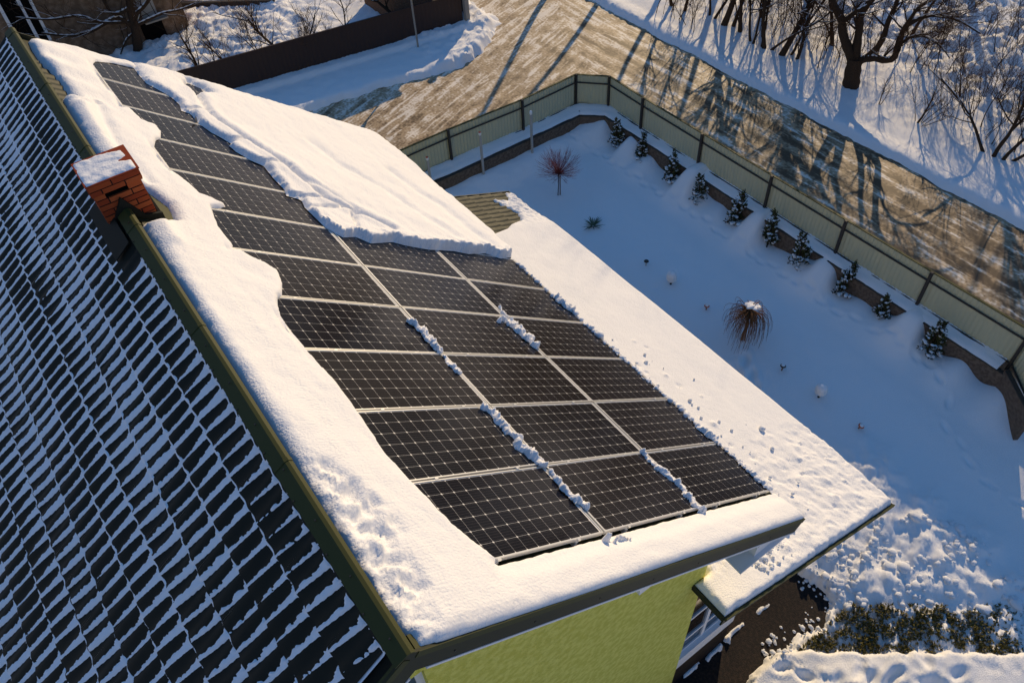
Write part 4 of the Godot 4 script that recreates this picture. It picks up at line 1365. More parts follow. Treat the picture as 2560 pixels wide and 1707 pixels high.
func fences() -> void:
	var fe := thing("metal_fence", "grey-green corrugated metal fence round the shaded snowy yard", "fence")
	var posts := [Vector2(-3.30, 13.80), Vector2(-0.68, 13.84), Vector2(0.28, 14.65), Vector2(2.79, 14.65), Vector2(5.29, 14.65), Vector2(7.77, 14.65), Vector2(10.43, 14.65), Vector2(13.01, 14.65), Vector2(14.70, 14.69), Vector2(15.52, 13.95), Vector2(15.45, 11.65), Vector2(15.58, 8.92), Vector2(15.60, 6.20), Vector2(15.60, 3.51)]
	var tops := -7.48
	var foot := -8.64
	for k in posts.size():
		var c: Vector2 = posts[k]
		var inn := Vector2(8, 8) - c
		inn = inn.normalized() * 0.04
		if (k > 2 and k < 8) or k == 0: inn = Vector2(0, -0.05)
		if k > 9: inn = Vector2(-0.05, 0)
		part("post", cube_mesh(Vector3(c.x + inn.x - 0.035, -9.3, c.y + inn.y - 0.035), Vector3(c.x + inn.x + 0.035, tops + 0.03, c.y + inn.y + 0.035)), M.rail, fe)
		if k == posts.size() - 1: break
		var d: Vector2 = posts[k + 1]
		var a := Vector3(c.x, foot, c.y)
		var b := Vector3(d.x, foot, d.y)
		part("sheet", corrugated(a, b, tops - foot, 0.118, 0.018), M.fence, fe)
		var dir := (b - a).normalized()
		var side := dir.cross(Vector3.UP).normalized()
		if side.dot(Vector3(8, 0, 8) - Vector3(c.x, 0, c.y)) < 0: side = -side
		for y in [foot + 0.08, tops - 0.27]:
			var q := Buf.new()
			q.box((a + b) * 0.5 + side * 0.035 + Vector3.UP * (y - foot), dir * (b - a).length() * 0.5, Vector3.UP * 0.02, side * 0.014)
			part("rail", q.mesh(), M.rail, fe)
		var cap := Buf.new()
		cap.box((a + b) * 0.5 + Vector3.UP * (tops - foot + 0.004), dir * (b - a).length() * 0.5, Vector3.UP * 0.012, side * 0.03)
		part("capping", cap.mesh(), M.trim, fe)
	# low wall that holds the raised bed
	var wl := thing("retaining_wall", "low brown concrete wall holding the snowy bed below the metal fence", "wall")
	var pts := [Vector2(-0.83, 13.55), Vector2(0.23, 14.34), Vector2(2.77, 14.32), Vector2(5.27, 14.32), Vector2(7.77, 14.32), Vector2(10.36, 14.32), Vector2(12.96, 14.32), Vector2(14.42, 14.32), Vector2(14.99, 13.69), Vector2(14.99, 11.39), Vector2(15.02, 8.79), Vector2(15.07, 6.10), Vector2(15.07, 3.61)]
	for k in pts.size() - 1:
		var a := Vector3(pts[k].x, -9.17, pts[k].y)
		var b := Vector3(pts[k + 1].x, -9.17, pts[k + 1].y)
		var dir := (b - a).normalized()
		var side := dir.cross(Vector3.UP).normalized()
		var l := (b - a).length() * 0.5
		var q := Buf.new()
		q.box((a + b) * 0.5 + Vector3.UP * (0.12 if k == 0 else 0.0), dir * (l + 0.02), Vector3.UP * 0.5, side * 0.05)
		part("slab", q.mesh(), M.kerb, wl)
		q = Buf.new()
		q.box((a + b) * 0.5 + Vector3.UP * (0.637 if k == 0 else 0.513), dir * (l + 0.022), Vector3.UP * 0.012, side * 0.056)
		part("coping", q.mesh(), M.rail, wl)
	# dark brown fence across the side road
	var bf := thing("brown_fence", "tall dark brown sheet metal fence across the side road", "fence")
	var ba := Vector3(24.86, -8.45, -1.49)
	var bb := Vector3(22.43, -8.45, 13.97)
	var n := 6
	for k in n:
		var a := ba.lerp(bb, float(k) / n)
		var b := ba.lerp(bb, float(k + 1) / n)
		part("sheet", corrugated(a, b, 1.285, 0.16, 0.016), M.black_fence, bf)
		part("post", cube_mesh(Vector3(b.x - 0.03 + 0.05, -8.7, b.z - 0.03), Vector3(b.x + 0.03 + 0.05, -7.2, b.z + 0.03)), M.rail, bf)
	var q := Buf.new()
	var dir := (bb - ba).normalized()
	var side := dir.cross(Vector3.UP).normalized()
	q.box((ba + bb) * 0.5 + Vector3.UP * 1.3, dir * (bb - ba).length() * 0.5, Vector3.UP * 0.012, side * 0.03)
	part("capping", q.mesh(), M.black_fence, bf)
	q = Buf.new()
	q.box((ba + bb) * 0.5 + Vector3(-0.22, -0.17, 0), dir * (bb - ba).length() * 0.5, Vector3.UP * 0.2, side * 0.05)
	part("plinth", q.mesh(), M.kerb, bf)
	q = Buf.new()
	q.cube(Vector3(22.26, -8.70, 14.04), Vector3(22.43, -6.95, 14.21))
	q.cube(Vector3(22.24, -6.95, 14.01), Vector3(22.46, -6.89, 14.24))
	part("end_post", q.mesh(), M.stone, bf)
	q = Buf.new()
	q.box(Vector3(24.65, -7.82, 14.91), Vector3(2.25, 0, 0.72), Vector3(0, 0.75, 0), Vector3(-0.01, 0, 0.03))
	part("sheet", q.mesh(), M.black_fence, bf)


# ---------------------------------------------------------------- things in the yard
func yard_things() -> void:
	# three pale lamp posts
	for k in 3:
		var at: Vector3 = [Vector3(14.79, -9.38, 11.53), Vector3(14.87, -9.38, 9.64), Vector3(15.18, -9.38, 7.89)][k]
		if k == 2: at = Vector3(15.18, -9.38, 7.89)
		var p := thing("lamp_post", ["slim pale post nearest the far fence corner, white cap on top", "slim pale post with a small red cap, middle one of three", "slim pale post half hidden behind the snowy roof edge"][k], "post", at, "slim posts along the side fence")
		var tall: float = [1.88, 1.9, 1.62][k]
		part("shaft", cube_mesh(Vector3(-0.03, -0.2, -0.03), Vector3(0.03, tall - 0.14, 0.03)), M.post, p)
		var q := Buf.new()
		q.ball(Vector3(0, tall - 0.08, 0), Vector3(0.05, 0.07, 0.05), 6, 10)
		part("lens", q.mesh(), M.globe, p)
		q = Buf.new()
		q.ball(Vector3(0, tall - 0.03, 0), Vector3(0.042, 0.03, 0.042), 5, 10)
		part("cap", q.mesh(), M.snow_thin if k == 0 else M.orange, p)
	# two globe lamps
	for k in 2:
		var p := thing("globe_lamp", ["white globe lamp near the veranda, farther from the camera, crusted with snow", "white globe lamp nearer the camera, round and snow-capped"][k], "lamp", [Vector3(7.97, -9.74, 11.29), Vector3(2.80, -9.73, 11.33)][k], "globe garden lamps")
		var q := Buf.new()
		q.tube(PackedVector3Array([Vector3(0, -0.1, 0), Vector3(0, 0.1, 0), Vector3(0, 0.13, 0)]), PackedFloat32Array([0.03, 0.03, 0.055]), 10)
		part("stem", q.mesh(), M.black, p)
		q = Buf.new()
		q.ball(Vector3(0, 0.26, 0), Vector3(0.152, 0.155, 0.152), 12, 20)
		part("globe", q.mesh(), M.globe, p)
		q = Buf.new()
		q.ball(Vector3(0.01, 0.345, 0), Vector3(0.138, 0.13, 0.138), 9, 16)
		part("snow_cap", q.mesh(), M.snow, p)
	# small mushroom lights
	var ml := ["small bare mushroom light, farthest from the camera", "small mushroom light with a snow ball on top, beside the weeping tree", "small brown mushroom light between the weeping tree and the near globe lamp", "small leaning mushroom light nearest the camera"]
	var mp := [Vector3(8.98, -9.74, 11.27), Vector3(6.62, -9.74, 11.32), Vector3(3.93, -9.74, 11.29), Vector3(1.61, -9.74, 11.30)]
	for k in 4:
		var p := thing("garden_light", ml[k], "lamp", mp[k], "small mushroom garden lights")
		if k == 3: p.rotation.z = 0.25
		var q := Buf.new()
		q.tube(PackedVector3Array([Vector3(0, -0.1, 0), Vector3(0, 0.15, 0)]), PackedFloat32Array([0.018, 0.018]), 8)
		part("stem", q.mesh(), M.post if k == 0 else M.plank, p)
		q = Buf.new()
		q.ball(Vector3(0, 0.17, 0), Vector3(0.075, 0.028, 0.075), 6, 12)
		part("hat", q.mesh(), M.rail if k in [0, 2] else M.orange, p)
		if k > 0:
			q = Buf.new()
			q.ball(Vector3(0, 0.2, 0), Vector3(0.05, 0.045 if k == 1 else 0.02, 0.05), 6, 10)
			part("snow_cap", q.mesh(), M.snow, p)
	# reddish standard willow on two stems
	rng.seed = 61
	var w := thing("standard_willow", "small round-headed bare tree with reddish twigs on two thin stems", "tree", Vector3(12.98, -9.57, 11.21))
	var b := Buf.new()
	b.tube(PackedVector3Array([Vector3(0.02, -0.1, -0.03), Vector3(0.01, 0.45, -0.01), Vector3(0, 0.86, 0)]), PackedFloat32Array([0.016, 0.014, 0.018]), 6)
	part("trunk", b.mesh(), M.bark, w)
	part("stake", cube_mesh(Vector3(-0.012, -0.1, 0.035), Vector3(0.012, 0.76, 0.06)), M.plank, w)
	b = Buf.new()
	for k in 190:
		var az := rng.randf() * TAU
		var up := rng.randf_range(-0.15, 1.0)
		var dir := Vector3(cos(az) * sqrt(maxf(0, 1 - up * up)), up, sin(az) * sqrt(maxf(0, 1 - up * up)))
		var l := rng.randf_range(0.55, 0.82)
		var pts := PackedVector3Array()
		var rad := PackedFloat32Array()
		for s in 5:
			var f := s / 4.0
			pts.append(Vector3(0, 0.86, 0) + dir * l * f + Vector3(0, 0.18 * f * f, 0) + Vector3(rng.randf_range(-1, 1), rng.randf_range(-1, 1), rng.randf_range(-1, 1)) * 0.015)
			rad.append(lerpf(0.005, 0.0018, f))
		b.tube(pts, rad, 3)
		for s in 2:
			var a := pts[2 + s]
			b.tube(PackedVector3Array([a, a + (dir + Vector3(rng.randf_range(-0.6, 0.6), rng.randf_range(0, 0.6), rng.randf_range(-0.6, 0.6))).normalized() * rng.randf_range(0.12, 0.25)]), PackedFloat32Array([0.0035, 0.0018]), 3)
	part("twigs", b.mesh(), M.red_twig, w).set_meta("kind", "stuff")
	# yucca
	var y := thing("yucca", "low tuft of spiky grey-green leaves poking out of the snow", "plant", Vector3(11.31, -9.75, 11.22))
	for k in 34:
		var az := rng.randf() * TAU
		var up := rng.randf_range(0.15, 1.0)
		var dir := Vector3(cos(az), up, sin(az)).normalized()
		var l := rng.randf_range(0.28, 0.46)
		var sd := dir.cross(Vector3.UP).normalized() * 0.013
		var lf := Buf.new()
		var nn := sd.cross(dir).normalized()
		lf.quad(dir * 0.03 - sd, dir * 0.03 + sd, dir * l * 0.6 + sd, dir * l * 0.6 - sd, nn)
		lf.tri(dir * l * 0.6 - sd, dir * l * 0.6 + sd, dir * l + Vector3(0, -0.04, 0), nn)
		part("leaf", lf.mesh(), M.yucca, y)
	# weeping tree
	var wt := thing("weeping_tree", "small weeping tree with drooping bare twigs and a snow cap", "tree", Vector3(5.25, -9.74, 11.26))
	b = Buf.new()
	b.tube(PackedVector3Array([Vector3(0.03, -0.1, 0), Vector3(0.0, 0.5, 0.02), Vector3(0.02, 1.1, 0), Vector3(0.0, 1.25, 0)]), PackedFloat32Array([0.035, 0.03, 0.028, 0.02]), 7)
	b.tube(PackedVector3Array([Vector3(-0.05, -0.1, 0.04), Vector3(-0.03, 0.6, 0.03), Vector3(0.0, 1.0, 0)]), PackedFloat32Array([0.02, 0.02, 0.016]), 6)
	part("trunk", b.mesh(), M.plank, wt)
	b = Buf.new()
	for k in 230:
		var az := rng.randf() * TAU
		var out := rng.randf_range(0.12, 0.66)
		var low := rng.randf_range(0.02, 0.75)
		var pts := PackedVector3Array()
		var rad := PackedFloat32Array()
		var h0 := rng.randf_range(0.95, 1.22)
		for s in 8:
			var f := s / 7.0
			var rr := out * (1.0 - pow(1.0 - f, 2.2))
			var yy := lerpf(h0, low, pow(f, 1.9)) + 0.22 * sin(minf(f * 2.6, PI)) * out
			pts.append(Vector3(cos(az + f * 0.25) * rr, yy, sin(az + f * 0.25) * rr) + Vector3(rng.randf_range(-1, 1), 0, rng.randf_range(-1, 1)) * 0.012)
			rad.append(lerpf(0.009, 0.0028, f))
		b.tube(pts, rad, 3)
	part("twigs", b.mesh(), M.brown_twig, wt).set_meta("kind", "stuff")
	b = Buf.new()
	for k in 9:
		var az := rng.randf_range(0.3, 2.6)
		var rr := rng.randf_range(0.0, 0.26)
		b.ball(Vector3(cos(az) * rr + 0.02, 1.26 - rr * 0.35, sin(az) * rr), Vector3(rng.randf_range(0.05, 0.11), 0.024, rng.randf_range(0.05, 0.11)), 6, 9, 0.25, rng)
	part("snow_cap", b.mesh(), M.snow, wt)
	# cone-shaped evergreens along the wall
	var protos := [thuja(1), thuja(2), thuja(3)]
	var tp := [Vector3(13.50, -9.29, 14.03), Vector3(12.36, -9.29, 14.12), Vector3(10.92, -9.29, 14.01), Vector3(9.71, -9.29, 14.03), Vector3(8.30, -9.29, 14.08), Vector3(7.04, -9.29, 14.07), Vector3(5.90, -9.29, 14.08), Vector3(4.54, -9.29, 14.10), Vector3(3.31, -9.29, 14.10), Vector3(1.91, -9.29, 14.10)]
	var th := [1.14, 1.15, 1.29, 1.22, 1.35, 1.28, 1.38, 1.23, 0.98, 1.25]
	var tl := ["cone-shaped evergreen nearest the far fence corner", "slim snowy evergreen, second from the far fence corner", "cone-shaped evergreen, third from the far fence corner", "broad evergreen, fourth from the far fence corner", "evergreen with a snow-covered low tuft beside it, fifth from the far corner", "snowy evergreen just beyond the sharp-edged snow ramp, sixth from the far corner", "tall evergreen beside a hollow in the snow, seventh from the far corner", "dark leaning evergreen, third from the near end of the row", "shortest evergreen of the row, second from the near end", "evergreen at the near end of the row, loaded with snow at its foot"]
	for k in 10:
		var s: float = th[k] / 1.3
		if k < 3:
			var o: Node3D = protos[k]
			o.position = tp[k]
			o.scale = Vector3.ONE * s
			o.rotation.y = k * 1.3
			o.set_meta("label", tl[k])
		else:
			var o := copy(protos[k % 3], "cone_evergreen", tp[k], tl[k], k * 2.1, s)
			o.rotation.x = rng.randf_range(-0.14, 0.04)
			o.rotation.z = rng.randf_range(-0.08, 0.08)
			o.scale = Vector3(s * rng.randf_range(0.8, 1.2), s, s * rng.randf_range(0.85, 1.15))
	# low evergreen ground cover that shows through the trodden snow
	rng.seed = 93
	b = Buf.new()
	for k in 15000:
		var t := rng.randf()
		var x := lerpf(-1.0, -4.2, t)
		var g := rng.randf_range(-0.02, 0.98)
		var z := 6.28 + (g - (x + 1.09) * 0.79) / 0.614
		var pn := fb.get_noise_2d(x * 2.0 + 3, z * 2.0) + 0.5 * fb.get_noise_2d(x * 5, z * 5)
		if pn < -0.2 + 0.32 * ss(0.6, 1.0, absf(g - 0.45) * 2.0): continue
		var yy := YARD + rng.randf_range(-0.02, 0.1)
		var dir := Vector3(rng.randf_range(-1, 1), rng.randf_range(0.1, 1.0), rng.randf_range(-1, 1)).normalized()
		var sd := dir.cross(Vector3(rng.randf(), rng.randf(), rng.randf())).normalized()
		var c := Vector3(x, yy, z)
		var l := rng.randf_range(0.04, 0.09)
		b.tri(c - sd * 0.022, c + sd * 0.022, c + dir * l, sd.cross(dir).normalized())
	var gc := top("ground_cover", b.mesh(), M.cover)
	tag(gc, "low evergreen ground cover showing through trodden snow", "ground cover", "", "stuff")

func thuja(sd: int) -> Node3D:
	var g := RandomNumberGenerator.new()
	g.seed = 300 + sd
	var o := thing("cone_evergreen", "cone-shaped evergreen", "shrub", Vector3.ZERO, "cone-shaped evergreens along the retaining wall")
	var b := Buf.new()
	b.tube(PackedVector3Array([Vector3(0, -0.1, 0), Vector3(0.01, 0.6, 0), Vector3(0, 1.2, 0)]), PackedFloat32Array([0.025, 0.018, 0.006]), 6)
	part("trunk", b.mesh(), M.bark, o)
	b = Buf.new()
	var br := Buf.new()
	var sn := Buf.new()
	for lobe in 46:
		var t := pow(g.randf(), 1.2)
		var az := g.randf() * TAU
		var reach := 0.29 * pow(1.0 - t, 0.9) * g.randf_range(0.55, 1.15) + 0.03
		var root := Vector3(0, 0.03 + t * 1.08, 0)
		var tip := root + Vector3(cos(az) * reach, g.randf_range(0.05, 0.2), sin(az) * reach)
		for k in 26:
			var f := sqrt(g.randf())
			var c := root.lerp(tip, f) + Vector3(g.randfn(0, 0.026), g.randfn(0, 0.026), g.randfn(0, 0.026))
			c.y = maxf(c.y, 0.0)
			var dir := (Vector3(cos(az), g.randf_range(0.2, 1.8), sin(az)) + Vector3(g.randf_range(-0.7, 0.7), 0, g.randf_range(-0.7, 0.7))).normalized()
			var sdv := dir.cross(Vector3(g.randf_range(-1, 1), g.randf_range(-1, 1), g.randf_range(-1, 1))).normalized()
			var l := g.randf_range(0.035, 0.075)
			var w := l * 0.3
			var q := b if g.randf() < 0.72 else br
			var nn := sdv.cross(dir).normalized()
			q.tri(c - sdv * w, c + sdv * w, c + dir * l, nn)
			q.tri(c + dir * l * 0.4 - sdv * w * 1.3, c + dir * l * 0.4 + sdv * w * 0.5, c + dir * l * 1.2 - sdv * w, nn)
		if g.randf() < 0.8 and t < 0.9:
			for k in 2:
				var s := g.randf_range(0.02, 0.052) * (1.15 - t * 0.5)
				sn.ball(root.lerp(tip, g.randf_range(0.75, 1.05)) + Vector3(g.randfn(0, 0.02), 0.035, g.randfn(0, 0.02)), Vector3(s * 1.3, s * 0.6, s * 1.1), 5, 8, 0.25, g)
	part("foliage", b.mesh(), M.thuja, o)
	part("brown_foliage", br.mesh(), M.thuja_brown, o)
	part("snow", sn.mesh(), M.snow_thin, o).set_meta("kind", "stuff")
	return o


# ---------------------------------------------------------------- bare trees
# grows twigs from a point; thick ones go to a, thin ones to b, snow on flat thick ones to s
func sprout(a: Buf, b: Buf, s: Buf, at: Vector3, dir: Vector3, l: float, r: float, depth: int, g: RandomNumberGenerator, up := 0.25, wild := 0.5) -> void:
	var n := 5 if depth >= 2 else 4
	var pts := PackedVector3Array([at])
	var rad := PackedFloat32Array([r])
	var d := dir
	for k in n - 1:
		d = (d + Vector3(g.randf_range(-1, 1), g.randf_range(-1, 1) + up, g.randf_range(-1, 1)) * wild * 0.45).normalized()
		pts.append(pts[k] + d * l / (n - 1))
		rad.append(lerpf(r, r * 0.35, float(k + 1) / (n - 1)))
	(a if depth >= 2 else b).tube(pts, rad, 6 if depth >= 3 else 4 if depth == 2 else 3)
	if s and r > 0.008 and g.randf() < 0.7:
		snow_on(s, pts, rad, g)
	if depth <= 0: return
	var kids := g.randi_range(3, 5) if depth > 1 else g.randi_range(3, 6)
	for k in kids:
		var f := g.randf_range(0.25, 1.0)
		var i := mini(int(f * (n - 1)), n - 2)
		var p := pts[i].lerp(pts[i + 1], f * (n - 1) - i)
		var e := (pts[i + 1] - pts[i]).normalized()
		var q := (e + Vector3(g.randf_range(-1, 1), g.randf_range(-0.6, 1), g.randf_range(-1, 1)) * (0.75 + wild * 0.5)).normalized()
		sprout(a, b, s, p, q, l * g.randf_range(0.5, 0.75), maxf(rad[i + 1] * g.randf_range(0.5, 0.75), 0.0035), depth - 1, g, up, wild)

func snow_on(s: Buf, pts: PackedVector3Array, rad: PackedFloat32Array, g: RandomNumberGenerator) -> void:
	var q := PackedVector3Array()
	var r := PackedFloat32Array()
	for k in pts.size():
		q.append(pts[k] + Vector3.UP * rad[k] * 0.85)
		r.append(rad[k] * (0.25 if k in [0, pts.size() - 1] else g.randf_range(0.55, 0.85)))
	for k in pts.size() - 1:
		if absf((pts[k + 1] - pts[k]).normalized().y) < 0.72:
			s.tube(PackedVector3Array([q[k], (q[k] + q[k + 1]) * 0.5 + Vector3.UP * 0.004, q[k + 1]]), PackedFloat32Array([r[k] * 0.5, (r[k] + r[k + 1]) * 0.5, r[k + 1] * 0.5]), 5)

func tree(called: String, label: String, cat: String, at: Vector3, group: String, stems: Array, sd: int, depth := 3, up := 0.3, wild := 0.5, low_at := 0.4) -> Node3D:
	var g := RandomNumberGenerator.new()
	g.seed = 1000 + sd
	var o := thing(called, label, cat, at, group)
	var a := Buf.new()
	var b := Buf.new()
	var s := Buf.new()
	for st in stems:  # [offset, direction, length, radius]
		var d: Vector3 = st[1]
		var p: Vector3 = st[0]
		var n := 6
		var pts := PackedVector3Array([p - d.normalized() * 0.2])
		var rad := PackedFloat32Array([st[3] * 1.25])
		var dd := d.normalized()
		for k in n:
			dd = (dd + Vector3(g.randf_range(-1, 1), g.randf_range(-0.3, 0.6), g.randf_range(-1, 1)) * 0.16 * wild * 2.0).normalized()
			pts.append(pts[k] + dd * (st[2] + 0.2) / n)
			rad.append(st[3] * lerpf(1.0, 0.45, float(k + 1) / n))
		a.tube(pts, rad, 8)
		snow_on(s, pts, rad, g)
		var kids := 6 + int(st[2] * 2.4)
		for k in kids:
			var f := g.randf_range(low_at, 1.0)
			var i := mini(int(f * n), n - 1)
			var q := pts[i].lerp(pts[i + 1], f * n - i)
			var e := (dd + Vector3(g.randf_range(-1, 1), g.randf_range(-0.4, 0.8), g.randf_range(-1, 1)) * 1.1).normalized()
			sprout(a, b, s, q, e, st[2] * g.randf_range(0.35, 0.6), rad[i] * g.randf_range(0.4, 0.65), depth - 1, g, up, wild)
	part("trunk", a.mesh(), M.bark, o)
	part("twigs", b.mesh(), M.twig, o).set_meta("kind", "stuff")
	if s.v.size(): part("snow", s.mesh(), M.snow_thin, o).set_meta("kind", "stuff")
	return o

func drawn_tree(label: String, at: Vector3, limbs: Array, sd: int, group: String, twig_len: float, depth: int) -> void:
	var g := RandomNumberGenerator.new()
	g.seed = 2000 + sd
	var o := thing("bare_tree", label, "tree", at, group)
	var a := Buf.new()
	var b := Buf.new()
	var s := Buf.new()
	for lb in limbs:  # [points, first radius, last radius, number of side shoots]
		var pts := PackedVector3Array()
		var rad := PackedFloat32Array()
		var src: Array = lb[0]
		var cv := Curve3D.new()
		for k in src.size():
			var t: Vector3 = (src[mini(k + 1, src.size() - 1)] - src[maxi(k - 1, 0)]) / 6.0
			cv.add_point(src[k] - at, -t, t)
		var n: int = (src.size() - 1) * 3
		var total := cv.get_baked_length()
		for k in n + 1:
			pts.append(cv.sample_baked(total * k / n, true))
			rad.append(lerpf(lb[1], lb[2], float(k) / n) * (1.0 + 0.07 * sin(k * 2.3 + sd)))
		a.tube(pts, rad, 9)
		snow_on(s, pts, rad, g)
		for k in lb[3]:
			var i := g.randi_range(int(n * 0.3), n - 1)
			var e := ((pts[i + 1] - pts[i]).normalized() * 0.6 + Vector3(g.randf_range(-1, 1), g.randf_range(-0.3, 1.0), g.randf_range(-1, 1))).normalized()
			sprout(a, b, s, pts[i], e, twig_len * g.randf_range(0.6, 1.2), minf(rad[i] * 0.5, 0.05) * g.randf_range(0.6, 1.0), depth, g, 0.2, 0.6)
	part("trunk", a.mesh(), M.bark, o)
	part("twigs", b.mesh(), M.twig, o).set_meta("kind", "stuff")
	if s.v.size(): part("snow", s.mesh(), M.snow_thin, o).set_meta("kind", "stuff")

func trees() -> void:
	var V := Vector3(10.27, -8.55, 21.53)
	drawn_tree("old spreading tree with a thick low-forked trunk in the snowy field", V, [
		[[Vector3(10.23, -8.75, 21.55), Vector3(10.25, -8.50, 21.54), Vector3(10.31, -8.04, 21.51), Vector3(10.34, -7.49, 21.48)], 0.29, 0.24, 0],
		[[Vector3(10.36, -7.68, 21.48), Vector3(10.61, -7.23, 21.33), Vector3(10.86, -6.77, 21.20), Vector3(10.99, -6.31, 21.11), Vector3(11.26, -5.93, 20.96), Vector3(11.51, -5.19, 20.70), Vector3(11.70, -4.32, 20.51)], 0.17, 0.06, 8],
		[[Vector3(10.94, -6.41, 21.15), Vector3(10.62, -5.98, 21.19), Vector3(10.28, -5.62, 21.29), Vector3(10.05, -5.00, 21.38)], 0.09, 0.03, 6],
		[[Vector3(10.32, -7.63, 21.51), Vector3(10.47, -7.03, 21.53), Vector3(10.57, -6.60, 21.59), Vector3(10.68, -6.23, 21.64), Vector3(10.64, -5.78, 21.87), Vector3(10.73, -4.90, 22.16)], 0.16, 0.05, 7],
		[[Vector3(10.24, -7.63, 21.58), Vector3(9.87, -7.14, 21.65), Vector3(9.71, -6.62, 21.63), Vector3(9.71, -6.06, 21.63), Vector3(9.66, -5.49, 21.67), Vector3(9.76, -4.61, 21.77)], 0.12, 0.04, 7],
		[[Vector3(10.26, -7.58, 21.58), Vector3(9.78, -7.31, 21.59), Vector3(9.41, -7.23, 21.58), Vector3(9.14, -7.05, 21.62), Vector3(9.11, -6.64, 21.53), Vector3(9.06, -6.17, 21.44), Vector3(8.94, -5.75, 21.40)], 0.12, 0.08, 7],
		[[Vector3(8.95, -5.83, 21.40), Vector3(8.57, -5.47, 21.50), Vector3(8.13, -5.35, 21.64), Vector3(7.63, -5.40, 21.81), Vector3(7.07, -5.61, 22.02)], 0.07, 0.02, 18],
		[[Vector3(9.10, -6.60, 21.54), Vector3(8.66, -6.11, 21.56), Vector3(8.04, -6.14, 21.68), Vector3(7.48, -6.42, 21.67)], 0.05, 0.015, 13],
		[[Vector3(8.96, -5.78, 21.40), Vector3(8.77, -5.23, 21.38), Vector3(8.35, -4.83, 21.51), Vector3(7.71, -4.61, 21.67)], 0.06, 0.02, 12],
	], 1, "trees along the far side of the road", 0.95, 3)
	var G := "trees along the far side of the road"
	var U := Vector3.UP
	tree("bare_tree", "thick dark double trunk, left of the row of trees beyond the road", "tree", Vector3(15.99, -8.55, 21.48), G, [[Vector3.ZERO, Vector3(-0.1, 1, 0.1), 4.2, 0.12], [Vector3(-0.3, 0, 0.25), Vector3(-0.25, 1, 0.15), 3.6, 0.07]], 2, 3)
	tree("bare_tree", "thin forked tree, just left of the three-stemmed one", "tree", Vector3(14.31, -8.55, 21.29), G, [[Vector3.ZERO, Vector3(-0.1, 1, 0.2), 2.9, 0.045], [Vector3(0.2, 0, 0.1), Vector3(0.25, 1, 0), 2.4, 0.05]], 3, 3)
	tree("bare_tree", "three-stemmed tree with mossy curved trunks near the roadside", "tree", Vector3(13.85, -8.55, 21.38), G, [[Vector3.ZERO, Vector3(0.15, 1, 0.0), 3.6, 0.075], [Vector3(-0.2, 0, 0.1), Vector3(-0.75, 1, -0.2), 3.2, 0.05], [Vector3(0.15, 0, 0), Vector3(0.5, 1, 0.5), 3.0, 0.045]], 4, 3)
	tree("bare_tree", "straight tall tree with snow on one side, right of the three-stemmed one", "tree", Vector3(13.12, -8.55, 21.38), G, [[Vector3.ZERO, Vector3(-0.25, 1, 0.05), 4.4, 0.11]], 5, 3)
	tree("bare_tree", "broken-off leaning stump with side shoots, left of the old spreading tree", "tree", Vector3(12.53, -8.55, 21.58), G, [[Vector3.ZERO, Vector3(-0.35, 1, 0.0), 1.4, 0.075], [Vector3(0.4, 0, 0.1), Vector3(-0.2, 1, 0.4), 1.9, 0.05]], 6, 3)
	tree("bare_tree", "slender pair of stems leaning right, at the left part of the field", "tree", Vector3(16.57, -8.55, 21.58), G, [[Vector3.ZERO, Vector3(-0.35, 1, 0.1), 2.8, 0.06], [Vector3(0.35, 0, 0.1), Vector3(0.2, 1, 0), 2.5, 0.05]], 7, 3)
	tree("bare_tree", "short dark trunks at the top edge, left end of the row", "tree", Vector3(17.74, -8.55, 21.19), G, [[Vector3.ZERO, Vector3(-0.1, 1, 0.1), 3.2, 0.065], [Vector3(0.65, 0, 0), Vector3(0.1, 1, 0), 3.0, 0.07]], 8, 3)
	tree("bare_tree", "many-stemmed twisted tree at the right edge of the field", "tree", Vector3(5.09, -8.50, 21.48), G, [[Vector3.ZERO, Vector3(0.1, 1, 0.1), 2.6, 0.06], [Vector3(-0.3, 0, 0.1), Vector3(-0.3, 1, 0.1), 2.5, 0.055], [Vector3(0.3, 0, 0), Vector3(0.7, 1, -0.1), 2.6, 0.05], [Vector3(-0.5, 0, 0.2), Vector3(-0.6, 1, 0.2), 2.3, 0.05], [Vector3(0.1, 0, 0.3), Vector3(0.1, 1, 0.5), 2.4, 0.045]], 9, 3)
	tree("bare_shrub", "thin bushy shrub on a snow mound, right of the old spreading tree", "shrub", Vector3(7.52, -8.50, 21.33), "shrubs in the snowy field", [[Vector3.ZERO, Vector3(-0.2, 1, 0), 1.2, 0.04], [Vector3(-0.1, 0, 0.1), Vector3(-0.5, 1, 0.2), 1.2, 0.015], [Vector3(-0.2, 0, 0), Vector3(-0.9, 1, 0), 1.1, 0.014], [Vector3(0.1, 0, 0), Vector3(0.4, 1, 0.2), 1.1, 0.014], [Vector3(-0.15, 0, -0.1), Vector3(-0.7, 1, -0.3), 1.2, 0.012], [Vector3(0, 0, 0.1), Vector3(0, 1, 0.6), 1.0, 0.012]], 10, 2)
	tree("bare_shrub", "small forked sapling at the foot of the old spreading tree", "shrub", Vector3(8.94, -8.50, 21.29), "shrubs in the snowy field", [[Vector3.ZERO, Vector3(0.05, 1, 0), 0.85, 0.022], [Vector3(-0.05, 0, 0), Vector3(-0.4, 1, 0.2), 0.8, 0.015]], 11, 2, 0.1, 0.8)
	tree("bare_shrub", "loose thicket of whips behind the leaning stump", "shrub", Vector3(12.19, -8.45, 23.91), "shrubs in the snowy field", whips(14, 1.3, 1.7, 12), 12, 1)
	tree("bare_shrub", "loose thicket of whips between the trees at the top edge", "shrub", Vector3(15.11, -8.45, 22.94), "shrubs in the snowy field", whips(16, 1.2, 1.8, 13), 13, 1)
